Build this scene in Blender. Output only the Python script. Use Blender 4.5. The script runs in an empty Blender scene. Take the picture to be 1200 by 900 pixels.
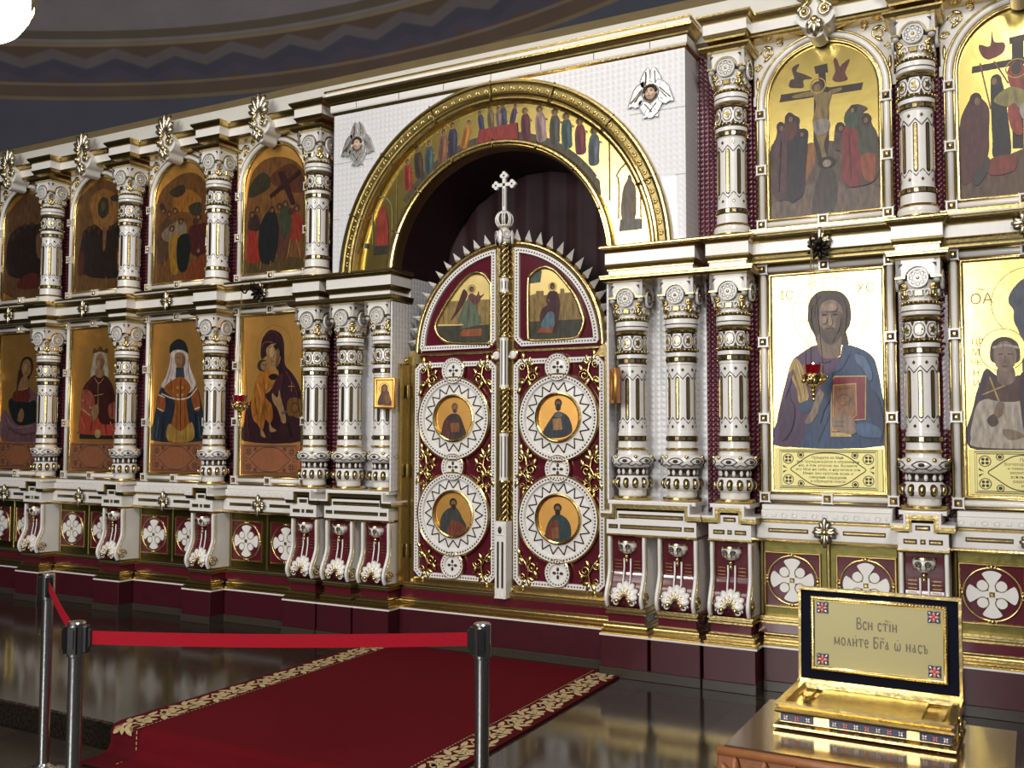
import bpy, math, random
from mathutils import Matrix, Vector
S = bpy.context.scene
COL = S.collection
PI = math.pi
H = 1.285            # height of the column feet above the lower church floor
PLAT = 0.15          # the raised step (solea) in front of the screen

# ------------------------------------------------------------------ camera
cam = bpy.data.cameras.new('camera'); cam.sensor_width = 36.0; cam.lens = 36.0 * 1126.583 / 1200
cam.clip_end = 200
camo = bpy.data.objects.new('camera', cam); COL.objects.link(camo); S.camera = camo
RR = ((0.8795449, 0.4758112, 0.002097), (-0.4752254, 0.8782255, 0.0536742), (0.0236972, -0.0482054, 0.9985563))
camo.matrix_world = Matrix(((RR[0][0], RR[2][0], -RR[1][0], 3.3494), (RR[0][1], RR[2][1], -RR[1][1], -6.0139),
                            (RR[0][2], RR[2][2], -RR[1][2], 0.417 + H), (0, 0, 0, 1)))
# ------------------------------------------------------------------ light
S.view_settings.view_transform = 'Standard'; S.view_settings.look = 'None'
S.view_settings.gamma = 1.0; S.view_settings.use_curve_mapping = False
S.view_settings.exposure = 0.27
w = bpy.data.worlds.new('world'); S.world = w; w.use_nodes = True
w.node_tree.nodes['Background'].inputs[0].default_value = (.5, .55, .65, 1)
w.node_tree.nodes['Background'].inputs[1].default_value = 0.05
def area(name, loc, rot, sx, sy, power, col):
    l = bpy.data.lights.new(name, 'AREA'); l.shape = 'RECTANGLE'; l.size = sx; l.size_y = sy; l.energy = power; l.color = col
    o = bpy.data.objects.new(name, l); COL.objects.link(o); o.location = loc; o.rotation_euler = rot
    return o
# daylight through the tall west window and door behind the photographer, plus two added fill lights
area('west_window_light', (0.55, -12.2, 2.35 + H), (PI / 2, 0, 0), 3.2, 3.6, 560, (1, .985, .965))
area('side_window_light', (-3.3, -11.6, 4.6 + H), (PI / 2 - .12, 0, -.05), 1.6, 1.5, 200, (1, .98, .96))
area('right_fill_light', (4.2, -5.4, 5.0 + H), (PI / 2 - .55, 0, PI / 2 - .75), 1.2, 1.6, 190, (1, .97, .92))  # added fill from the right, brightens column sides and the door jamb
area('overhead_fill_light', (-2.0, -5.9, 7.2 + H), (0, 0, 0), 2.4, 2.4, 170, (1, .96, .91))  # added soft overhead fill in place of ambient light

# ------------------------------------------------------------------ materials
def lin(c):
    return tuple((x / 12.92 if x <= .04045 else ((x + .055) / 1.055) ** 2.4) for x in c)
def rgb(r, g, b):
    return lin((r / 255, g / 255, b / 255)) + (1,)
def mat(name, col, metal=0., rough=.4, bump=0., bscale=60., var=0., coat=0., emis=None, estr=0.):
    m = bpy.data.materials.new(name); m.use_nodes = True
    nt = m.node_tree; b = nt.nodes['Principled BSDF']
    b.inputs['Base Color'].default_value = col; b.inputs['Metallic'].default_value = metal; b.inputs['Roughness'].default_value = rough
    b.inputs['Coat Weight'].default_value = coat; b.inputs['Coat Roughness'].default_value = .08
    if emis: b.inputs['Emission Color'].default_value = emis; b.inputs['Emission Strength'].default_value = estr
    if bump or var:
        tc = nt.nodes.new('ShaderNodeTexCoord'); n = nt.nodes.new('ShaderNodeTexNoise'); n.inputs['Scale'].default_value = bscale; n.inputs['Detail'].default_value = 4
        nt.links.new(tc.outputs['Object'], n.inputs['Vector'])
        if bump:
            bp = nt.nodes.new('ShaderNodeBump'); bp.inputs['Strength'].default_value = bump; bp.inputs['Distance'].default_value = .01
            nt.links.new(n.outputs['Fac'], bp.inputs['Height']); nt.links.new(bp.outputs['Normal'], b.inputs['Normal'])
        if var:
            mx = nt.nodes.new('ShaderNodeMix'); mx.data_type = 'RGBA'
            mx.inputs['A'].default_value = tuple(c * (1 - var) for c in col[:3]) + (1,); mx.inputs['B'].default_value = tuple(min(1, c * (1 + var)) for c in col[:3]) + (1,)
            nt.links.new(n.outputs['Fac'], mx.inputs['Factor']); nt.links.new(mx.outputs['Result'], b.inputs['Base Color'])
    return m
WHITE = mat('white_porcelain', rgb(222, 218, 212), 0, .24, .06, 30, .05, .3)
GOLD = mat('gilding', rgb(206, 182, 122), 1, .24, .12, 45, .12)
LEAF = mat('gold_leaf', rgb(214, 190, 112), 1, .25, .10, 9, .12)
WARMAGED = mat('warm_lit_aged_leaf', rgb(226, 172, 94), 1, .46, .12, 9, .2)  # warm reflections put into the gold colour of left icons, roundels; small icons aged
GILT = mat('silver_gilt', rgb(206, 196, 172), 1, .3, .15, 60, .15)
OLIVE = mat('olive_gilt_plate', rgb(104, 98, 56), 1, .34, .15, 25, .2)
INK = mat('dark_ink', rgb(56, 44, 30), 0, .6)
PALE = mat('pale_brass_plate', rgb(206, 196, 132), .55, .5, .04, 60, .05)
OLDGOLD = mat('dull_gilding', rgb(136, 120, 74), 1, .36, .2, 40, .2)
DARK = mat('dark_outline', rgb(58, 46, 34), .5, .45)
MAROON = mat('maroon_glaze', rgb(84, 24, 36), 0, .16, .05, 12, .12, .4)
PLINTH = mat('maroon_stone', rgb(62, 19, 26), 0, .32, .04, 20, .2)
STONE = mat('grey_stone', rgb(56, 50, 42), 0, .3, .05, 50, .3)
SILVER = mat('silver_leaf', rgb(206, 204, 202), .85, .3, .3, 80, .1)
BLACK = mat('black_plastic', rgb(20, 20, 22), 0, .4)
STEEL = mat('polished_steel', rgb(196, 196, 196), 1, .24, .03, 100)
IRON = mat('black_iron', rgb(34, 28, 22), .8, .4)
BELT = mat('red_webbing', rgb(152, 18, 34), 0, .65, .3, 300, .1)
VELVET = mat('navy_velvet', rgb(9, 11, 26), 0, .8, .1, 200)
SKIN = mat('painted_face', rgb(206, 178, 150), 0, .35)
HAIRM = mat('painted_hair', rgb(52, 34, 24), 0, .4)
CURT = mat('dark_maroon_cloth', rgb(44, 10, 19), 0, .7, .2, 80, .2)
SOFF = mat('dark_maroon_lacquer', rgb(36, 11, 16), 0, .55, .05, 10, .15)
NAVY = mat('navy_enamel', rgb(30, 34, 66), 0, .35, .0, 80, .3)
PINK = mat('pink_enamel', rgb(196, 112, 106), 0, .25, 0, 60, .2, .4)
COPPER = mat('aged_copper_plate', rgb(196, 128, 90), .8, .46, .1, 20, .25)
CARVED = mat('carved_wood', rgb(134, 84, 50), 0, .4, .3, 30, .3)
TABLEW = mat('varnished_wood', rgb(72, 46, 26), 0, .18, .04, 14, .3, .5)
RUG = mat('red_carpet_pile', rgb(88, 10, 20), 0, .95, .5, 260, .22)
RUGB = mat('dark_red_border_pile', rgb(76, 12, 20), 0, .95, .5, 260, .2)
CREAM = mat('cream_pile', rgb(186, 164, 122), 0, .95, .5, 200, .35)
for q_ in (RUG, RUGB, CREAM, BELT, VELVET): q_.node_tree.nodes['Principled BSDF'].inputs['Specular IOR Level'].default_value = .1
LAMPW = mat('lit_lamp_glass', rgb(255, 250, 240), 0, .3, emis=(1, .96, .88, 1), estr=9)
FLAME = mat('flame', rgb(255, 240, 200), 0, .5, emis=(1, .85, .6, 1), estr=14)
m = RUBY = mat('ruby_glass', rgb(150, 6, 26), 0, .06, coat=.5)
m.node_tree.nodes['Principled BSDF'].inputs['Transmission Weight'].default_value = .55
def attr_paint():
    m = bpy.data.materials.new('icon_paint'); m.use_nodes = True; nt = m.node_tree; b = nt.nodes['Principled BSDF']
    a = nt.nodes.new('ShaderNodeAttribute'); a.attribute_name = 'Col'
    tc = nt.nodes.new('ShaderNodeTexCoord'); n = nt.nodes.new('ShaderNodeTexNoise'); n.inputs['Scale'].default_value = 9; n.inputs['Detail'].default_value = 7
    mp = nt.nodes.new('ShaderNodeMapping'); mp.inputs['Scale'].default_value = (4.5, 1, 1.3); nt.links.new(tc.outputs['Object'], mp.inputs['Vector'])   # long brush strokes
    nt.links.new(mp.outputs['Vector'], n.inputs['Vector'])
    r = nt.nodes.new('ShaderNodeMapRange'); r.inputs['From Min'].default_value = .3; r.inputs['From Max'].default_value = .7; r.inputs['To Min'].default_value = .36; r.inputs['To Max'].default_value = .82
    nt.links.new(n.outputs['Fac'], r.inputs['Value'])
    v = nt.nodes.new('ShaderNodeVectorMath'); v.operation = 'SCALE'
    nt.links.new(a.outputs['Color'], v.inputs[0]); nt.links.new(r.outputs['Result'], v.inputs['Scale']); nt.links.new(v.outputs[0], b.inputs['Base Color'])
    b.inputs['Roughness'].default_value = .42; b.inputs['Specular IOR Level'].default_value = .38
    return m
PAINT = attr_paint()
def grid_mat(name, col, dot, sx, sz, rough=.25, strength=.5, metal=0.):
    """glazed tiles: rows of small raised bosses"""
    m = bpy.data.materials.new(name); m.use_nodes = True; nt = m.node_tree; b = nt.nodes['Principled BSDF']
    N = nt.nodes.new; L = nt.links.new
    tc = N('ShaderNodeTexCoord'); sp = N('ShaderNodeSeparateXYZ'); L(tc.outputs['Object'], sp.inputs[0])
    def sn(o, s):
        a = N('ShaderNodeMath'); a.operation = 'MULTIPLY'; a.inputs[1].default_value = s; L(o, a.inputs[0])
        q = N('ShaderNodeMath'); q.operation = 'SINE'; L(a.outputs[0], q.inputs[0])
        ab = N('ShaderNodeMath'); ab.operation = 'ABSOLUTE'; L(q.outputs[0], ab.inputs[0])
        return ab.outputs[0]
    ad = N('ShaderNodeMath'); ad.operation = 'ADD'; L(sp.outputs['X'], ad.inputs[0]); L(sp.outputs['Y'], ad.inputs[1])
    p = N('ShaderNodeMath'); p.operation = 'MULTIPLY'; L(sn(ad.outputs[0], PI / sx), p.inputs[0]); L(sn(sp.outputs['Z'], PI / sz), p.inputs[1])
    bp = N('ShaderNodeBump'); bp.inputs['Strength'].default_value = strength; bp.inputs['Distance'].default_value = .012
    L(p.outputs[0], bp.inputs['Height']); L(bp.outputs['Normal'], b.inputs['Normal'])
    th = N('ShaderNodeMath'); th.operation = 'GREATER_THAN'; th.inputs[1].default_value = .80; L(p.outputs[0], th.inputs[0])
    mx = N('ShaderNodeMix'); mx.data_type = 'RGBA'; mx.inputs['A'].default_value = col; mx.inputs['B'].default_value = dot
    L(th.outputs[0], mx.inputs['Factor']); L(mx.outputs['Result'], b.inputs['Base Color'])
    b.inputs['Roughness'].default_value = rough; b.inputs['Coat Weight'].default_value = .3
    return m
BEAD = grid_mat('maroon_bead_tile', rgb(78, 20, 36), rgb(136, 92, 98), .032, .032, .28, .5)
WTILE = grid_mat('white_boss_tile', rgb(214, 213, 214), rgb(220, 219, 221), .04, .04, .3, .22)
def floor_mat(name, c1, c2, rough, scale):
    m = mat(name, c1, 0, rough); nt = m.node_tree; b = nt.nodes['Principled BSDF']; N = nt.nodes.new; L = nt.links.new
    tc = N('ShaderNodeTexCoord'); n = N('ShaderNodeTexNoise'); n.inputs['Scale'].default_value = scale; n.inputs['Detail'].default_value = 8
    L(tc.outputs['Object'], n.inputs['Vector'])
    br = N('ShaderNodeTexBrick'); br.offset = 0; br.inputs['Scale'].default_value = 1; br.inputs['Brick Width'].default_value = .6; br.inputs['Row Height'].default_value = .6
    br.inputs['Mortar Size'].default_value = .004; br.inputs['Color1'].default_value = (1, 1, 1, 1); br.inputs['Color2'].default_value = (.72, .72, .72, 1); br.inputs['Mortar'].default_value = (.35, .35, .35, 1)
    L(tc.outputs['Object'], br.inputs['Vector'])
    r = N('ShaderNodeValToRGB'); r.color_ramp.elements[0].position = .35; r.color_ramp.elements[0].color = c1; r.color_ramp.elements[1].position = .68; r.color_ramp.elements[1].color = c2
    L(n.outputs['Fac'], r.inputs[0])
    mx = N('ShaderNodeMix'); mx.data_type = 'RGBA'; mx.blend_type = 'MULTIPLY'; mx.inputs['Factor'].default_value = 1
    L(r.outputs[0], mx.inputs['A']); L(br.outputs['Color'], mx.inputs['B']); L(mx.outputs['Result'], b.inputs['Base Color'])
    return m
FLOOR = floor_mat('polished_granite', rgb(30, 25, 20), rgb(68, 58, 46), .12, 55)
FLOORLOW = floor_mat('dark_granite', rgb(30, 26, 22), rgb(74, 66, 54), .3, 90)

# ------------------------------------------------------------------ mesh helpers
def sm(pts, n=5, closed=True):
    """smooth curve through the points"""
    out = []; N = len(pts)
    for i in range(N if closed else N - 1):
        g = (lambda k: pts[k % N]) if closed else (lambda k: pts[max(0, min(N - 1, k))])
        p0, p1, p2, p3 = g(i - 1), g(i), g(i + 1), g(i + 2)
        for j in range(n):
            t = j / n
            out.append(tuple(.5 * (2 * b + (c - a) * t + (2 * a - 5 * b + 4 * c - d) * t * t + (3 * b - a - 3 * c + d) * t ** 3) for a, b, c, d in zip(p0, p1, p2, p3)))
    if not closed: out.append(tuple(pts[-1]))
    return out
def ell(cx, cz, rx, rz, n=20, a0=0, a1=2 * PI):
    full = abs(a1 - a0 - 2 * PI) < 1e-6
    return [(cx + rx * math.cos(a0 + (a1 - a0) * i / (n if full else n - 1)), cz + rz * math.sin(a0 + (a1 - a0) * i / (n if full else n - 1))) for i in range(n)]
class MB:
    def __init__(s): s.v = []; s.f = []; s.m = []; s.s = []; s.c = []
    def add(s, vs, fs, m=0, smooth=False, M=None, col=None):
        o = len(s.v)
        s.v += [tuple(M @ Vector(p)) for p in vs] if M else [tuple(p) for p in vs]
        for f in fs:
            s.f.append([o + i for i in f]); s.m.append(m); s.s.append(smooth); s.c.append(col)
        return s
    def box(s, x0, x1, y0, y1, z0, z1, m=0, b=0., M=None):
        """box; b bevels the edges of its front (-y) face"""
        v = [(x0, y1, z0), (x1, y1, z0), (x1, y1, z1), (x0, y1, z1), (x0, y0 + b, z0), (x1, y0 + b, z0), (x1, y0 + b, z1), (x0, y0 + b, z1)]
        f = [(0, 1, 2, 3), (0, 4, 5, 1), (1, 5, 6, 2), (2, 6, 7, 3), (3, 7, 4, 0)]
        if b:
            v += [(x0 + b, y0, z0 + b), (x1 - b, y0, z0 + b), (x1 - b, y0, z1 - b), (x0 + b, y0, z1 - b)]
            f += [(4, 8, 9, 5), (5, 9, 10, 6), (6, 10, 11, 7), (7, 11, 8, 4), (8, 11, 10, 9)]
        else: f += [(4, 7, 6, 5)]
        return s.add(v, f, m, False, M)
    def lathe(s, prof, n=24, m=0, smooth=True, M=None, a0=0., a1=2 * PI):
        """prof: (r, z) or (r, z, material)"""
        full = abs(a1 - a0 - 2 * PI) < 1e-6; k = n if full else n + 1
        for (p, q) in zip(prof, prof[1:]):
            mm = q[2] if len(q) > 2 else m
            vs = []
            for r, z in (p[:2], q[:2]):
                vs += [(r * math.cos(a0 + (a1 - a0) * i / n), r * math.sin(a0 + (a1 - a0) * i / n), z) for i in range(k)]
            fs = [(i, (i + 1) % k, k + (i + 1) % k, k + i) for i in range(n)]
            s.add(vs, fs, mm, smooth, M)
        return s
    def prism(s, poly, y0, y1, m=0, M=None, b=0., side=None):
        """polygon in x,z pushed from y1 (back) to y0 (front)"""
        n = len(poly); A = sum(poly[i][0] * poly[(i + 1) % n][1] - poly[(i + 1) % n][0] * poly[i][1] for i in range(n))
        if A < 0: poly = poly[::-1]
        v = [(x, y1, z) for x, z in poly] + [(x, y0, z) for x, z in poly]
        s.add(v, [tuple(range(n, 2 * n))], m, False, M)
        s.add(v, [(i, n + i, n + (i + 1) % n, (i + 1) % n)[::-1] for i in range(n)], m if side is None else side, False, M)
        return s
    def flat(s, poly, y, col=None, m=0):
        n = len(poly); A = sum(poly[i][0] * poly[(i + 1) % n][1] - poly[(i + 1) % n][0] * poly[i][1] for i in range(n))
        if A < 0: poly = poly[::-1]
        return s.add([(x, y, z) for x, z in poly], [tuple(range(n))], m, False, None, col)
    def band(s, out, inn, y0, y1, m=0, closed=True, bulge=0.):
        """ring between two matching outlines in x,z"""
        n = len(out); v = []
        mid = [((a[0] + b[0]) / 2, (a[1] + b[1]) / 2) for a, b in zip(out, inn)]
        for P, y in ((out, y1), (out, y0), (mid, y0 - bulge), (inn, y0), (inn, y1)): v += [(x, y, z) for x, z in P]
        f = []
        for k in range(4):
            f += [(k * n + i, (k + 1) * n + i, (k + 1) * n + (i + 1) % n, k * n + (i + 1) % n) for i in range(n if closed else n - 1)]
        return s.add(v, f, m, bulge > 0)
    def tube(s, pts, r, n=6, m=0, closed=False, smooth=True, flat=1., M=None):
        P = [Vector(p) for p in pts]; N = len(P); vs = []
        for i, p in enumerate(P):
            a = P[(i - 1) % N] if (closed or i > 0) else p; b = P[(i + 1) % N] if (closed or i < N - 1) else p
            t = (b - a).normalized()
            u = t.cross(Vector((0, 1, 0)))
            if u.length < .05: u = t.cross(Vector((1, 0, 0)))
            u.normalize(); w_ = t.cross(u)
            rr = r[i] if isinstance(r, (list, tuple)) else r
            vs += [tuple(p + rr * (math.cos(2 * PI * j / n) * u + flat * math.sin(2 * PI * j / n) * w_)) for j in range(n)]
        fs = [(i * n + j, i * n + (j + 1) % n, ((i + 1) % N) * n + (j + 1) % n, ((i + 1) % N) * n + j) for i in range(N if closed else N - 1) for j in range(n)]
        if not closed: fs += [tuple(range(n))[::-1], tuple((N - 1) * n + j for j in range(n))]
        return s.add(vs, fs, m, smooth, M)
    def ball(s, c, rx, ry=None, rz=None, n=10, k=6, m=0, M=None, rot=0.):
        ry = rx if ry is None else ry; rz = rx if rz is None else rz
        T = Matrix.Translation(c) @ Matrix.Rotation(rot, 4, 'Y'); T = M @ T if M else T
        vs = [(0, 0, -rz)]
        for i in range(1, k):
            a = -PI / 2 + PI * i / k
            vs += [(rx * math.cos(a) * math.cos(2 * PI * j / n), ry * math.cos(a) * math.sin(2 * PI * j / n), rz * math.sin(a)) for j in range(n)]
        vs += [(0, 0, rz)]; e = len(vs) - 1
        fs = [(0, 1 + (j + 1) % n, 1 + j) for j in range(n)] + [(e, e - n + j, e - n + (j + 1) % n) for j in range(n)]
        for i in range(k - 2): fs += [(1 + i * n + j, 1 + i * n + (j + 1) % n, 1 + (i + 1) * n + (j + 1) % n, 1 + (i + 1) * n + j) for j in range(n)]
        return s.add(vs, fs, m, True, T)
    def petal(s, cx, y, cz, ang, ln, wd, th=.012, m=0, rim=None, M=None):
        """a leaf lying in the x,z plane that starts at (cx,cz) and points along ang; rim adds a coloured edge behind it"""
        c = (cx + math.cos(ang) * ln / 2, y, cz + math.sin(ang) * ln / 2)
        if rim is not None: s.ball(c, ln / 2 + .004, th * .7, wd / 2 + .004, 10, 6, rim, M, -ang)
        return s.ball((c[0], c[1] - th * .35, c[2]), ln / 2, th, wd / 2, 10, 6, m, M, -ang)
    def build(s, name, mats, parent=None, loc=(0, 0, 0)):
        me = bpy.data.meshes.new(name); me.from_pydata(s.v, [], s.f)
        for q in (mats if isinstance(mats, (list, tuple)) else [mats]): me.materials.append(q)
        me.polygons.foreach_set('material_index', s.m); me.polygons.foreach_set('use_smooth', s.s)
        if any(c is not None for c in s.c):
            at = me.color_attributes.new('Col', 'FLOAT_COLOR', 'CORNER'); d = []
            for c, f in zip(s.c, s.f): d += list(rgb(*c) if c else (1, 1, 1, 1)) * len(f)
            at.data.foreach_set('color', d)
        me.update()
        o = bpy.data.objects.new(name, me); COL.objects.link(o); o.location = loc
        if parent: o.parent = parent
        return o
def link(name, me, parent, loc=(0, 0, 0), rot=(0, 0, 0)):
    o = bpy.data.objects.new(name, me); COL.objects.link(o); o.parent = parent; o.location = loc; o.rotation_euler = rot
    return o
def tag(o, label=None, cat=None, group=None, kind=None):
    if label: o['label'] = label
    if cat: o['category'] = cat
    if group: o['group'] = group
    if kind: o['kind'] = kind
    return o
def thing(name, label, cat, loc=(0, 0, 0), rz=0., group=None):
    o = bpy.data.objects.new(name, None); COL.objects.link(o); o.location = loc; o.rotation_euler = (0, 0, rz); o.empty_display_size = .05
    return tag(o, label, cat, group)
def copy_tree(o, parent=None):
    c = o.copy(); COL.objects.link(c)
    if parent: c.parent = parent
    for ch in [x for x in o.children]: copy_tree(ch, c)
    return c
def dup(o, loc, label, group=None):
    c = copy_tree(o); c.location = loc; c['label'] = label
    if group: c['group'] = group
    return c
def text(name, body, size, m, parent, loc, rot=(PI / 2, 0, 0), depth=.0006, align='CENTER', sx=1., bold=0.):
    cu = bpy.data.curves.new(name, 'FONT'); cu.body = body; cu.size = size; cu.align_x = align; cu.align_y = 'CENTER'; cu.extrude = depth; cu.resolution_u = 3; cu.offset = bold
    t = bpy.data.objects.new('tmp', cu); COL.objects.link(t)
    me = bpy.data.meshes.new_from_object(t.evaluated_get(bpy.context.evaluated_depsgraph_get())); bpy.data.objects.remove(t)
    me.materials.clear(); me.materials.append(m)
    o = link(name, me, parent, loc, rot); o.scale = (sx, 1, 1)
    return o
# strokes of a heavy Slavonic book hand: (points, stroke width), x then height
UNCIAL = {
    'В': (.50, [([(.08, 0), (.08, .72)], .13), ([(.08, .69), (.30, .70), (.40, .56), (.28, .40), (.10, .38)], .08), ([(.12, .38), (.34, .36), (.46, .19), (.32, .03), (.08, .03)], .10)]),
    'Б': (.50, [([(.08, 0), (.08, .72)], .13), ([(.02, .69), (.46, .69), (.46, .58)], .08), ([(.10, .40), (.32, .38), (.44, .20), (.32, .03), (.08, .03)], .10)]),
    'с': (.40, [([(.36, .40), (.24, .49), (.10, .40), (.07, .24), (.12, .08), (.24, .01), (.37, .10)], .11)]),
    'и': (.46, [([(.08, 0), (.08, .50)], .13), ([(.38, 0), (.38, .50)], .13), ([(.08, .20), (.38, .30)], .07)]),
    'і': (.22, [([(.10, 0), (.10, .50)], .13), ([(.04, .60), (.06, .66)], .06), ([(.15, .60), (.17, .66)], .06)]),
    'т': (.50, [([(.25, 0), (.25, .50)], .12), ([(.03, .34), (.03, .48), (.47, .48), (.47, .34)], .08)]),
    'м': (.60, [([(.07, 0), (.10, .50)], .11), ([(.52, 0), (.49, .50)], .12), ([(.10, .48), (.30, .08), (.49, .48)], .09)]),
    'о': (.44, [([(.22, .49), (.08, .38), (.06, .24), (.09, .10), (.22, .01), (.35, .10), (.38, .24), (.35, .38), (.22, .49)], .10)]),
    'л': (.48, [([(.04, .02), (.12, .08), (.22, .50)], .08), ([(.20, .50), (.40, 0)], .13)]),
    'е': (.40, [([(.08, .26), (.32, .27), (.33, .38), (.22, .49), (.09, .40), (.06, .24), (.11, .08), (.23, .01), (.36, .09)], .09)]),
    'г': (.38, [([(.10, 0), (.10, .50)], .13), ([(.10, .47), (.34, .47), (.35, .36)], .08)]),
    'а': (.44, [([(.32, 0), (.22, .50)], .12), ([(.27, .30), (.12, .24), (.08, .10), (.18, .03), (.30, .12)], .08)]),
    'ѡ': (.60, [([(.12, .48), (.06, .28), (.09, .08), (.20, .02), (.29, .12), (.30, .34)], .10), ([(.30, .12), (.40, .02), (.51, .08), (.54, .28), (.48, .48)], .10), ([(.26, .62), (.36, .68)], .06)]),
    'н': (.46, [([(.08, 0), (.08, .50)], .13), ([(.38, 0), (.38, .50)], .13), ([(.08, .32), (.38, .18)], .07)]),
    'ъ': (.46, [([(.16, 0), (.16, .50)], .12), ([(.02, .40), (.02, .48), (.16, .48)], .07), ([(.18, .27), (.34, .25), (.38, .13), (.30, .03), (.16, .03)], .08)]),
    '~': (0, [([(-.34, .62), (-.26, .70), (-.14, .62), (-.04, .72)], .06)]), "'": (0, [([(-.24, .60), (-.18, .70)], .06)]), ' ': (.28, [])}
def hand_text(name, body, size, m, parent, loc, narrow=1.):
    g = MB(); x = 0; wd = sum(UNCIAL[c][0] + (.06 if UNCIAL[c][0] else 0) for c in body); k = 0
    for c in body:
        adv, strokes = UNCIAL[c]
        for pts, wid in strokes:
            P = sm(pts, 4, False) if len(pts) > 2 and c not in 'тБ' else pts; n = len(P); L_, R_ = [], []; k += 1
            for i, p in enumerate(P):
                a, b = P[max(0, i - 1)], P[min(n - 1, i + 1)]; tx, tz = b[0] - a[0], b[1] - a[1]; q = math.hypot(tx, tz) or 1
                for S_L, sg in ((L_, 1), (R_, -1)): S_L.append(((x + p[0] - wd / 2 - sg * tz / q * wid / 2) * size * narrow, -.0002 - .00002 * (k % 5), (p[1] - .3 + sg * tx / q * wid / 2) * size))
            g.add(L_ + R_, [(i, i + 1, n + i + 1, n + i)[::-1] for i in range(n - 1)])
        x += adv + (.06 if adv else 0)
    return g.build(name, m, parent, loc)
STEP = .0003
def picture(mb, shapes, y, dx=0., dz=0., k0=1):
    """paint layers of an icon, one thin coat over another"""
    k = k0
    for t, col, g, *e in shapes:
        yy = y - STEP * k; k += 1
        gold = col == 'gold'; mm = 1 if gold else 0; cc = None if gold else col
        if t == 'p': mb.flat([(a + dx, b + dz) for a, b in g], yy, cc, mm)
        elif t == 's': mb.flat([(a + dx, b + dz) for a, b in sm(g, 4)], yy, cc, mm)
        elif t == 'e': mb.flat(ell(g[0] + dx, g[1] + dz, g[2], g[3], 18), yy, cc, mm)
        elif t == 'o':
            o_, i_ = ell(g[0] + dx, g[1] + dz, g[2] + e[0] / 2, g[2] + e[0] / 2, 40), ell(g[0] + dx, g[1] + dz, g[2] - e[0] / 2, g[2] - e[0] / 2, 40)
            n = 40; mb.add([(x, yy, z) for x, z in o_ + i_], [(i, (i + 1) % n, n + (i + 1) % n, n + i) for i in range(n)], mm, False, None, cc)
        elif t == 'l':
            P = sm(g, 4, False) if len(g) > 2 else g; P = [(a + dx, b + dz) for a, b in P]; L = []; R_ = []
            for i, p in enumerate(P):
                a, b = P[max(0, i - 1)], P[min(len(P) - 1, i + 1)]; tx, tz = b[0] - a[0], b[1] - a[1]; q = math.hypot(tx, tz) or 1
                L.append((p[0] - tz / q * e[0] / 2, p[1] + tx / q * e[0] / 2)); R_.append((p[0] + tz / q * e[0] / 2, p[1] - tx / q * e[0] / 2))
            n = len(P); mb.add([(x, yy, z) for x, z in L + R_], [(i, i + 1, n + i + 1, n + i)[::-1] for i in range(n - 1)], mm, False, None, cc)
    return k
PIC = {}
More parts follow.
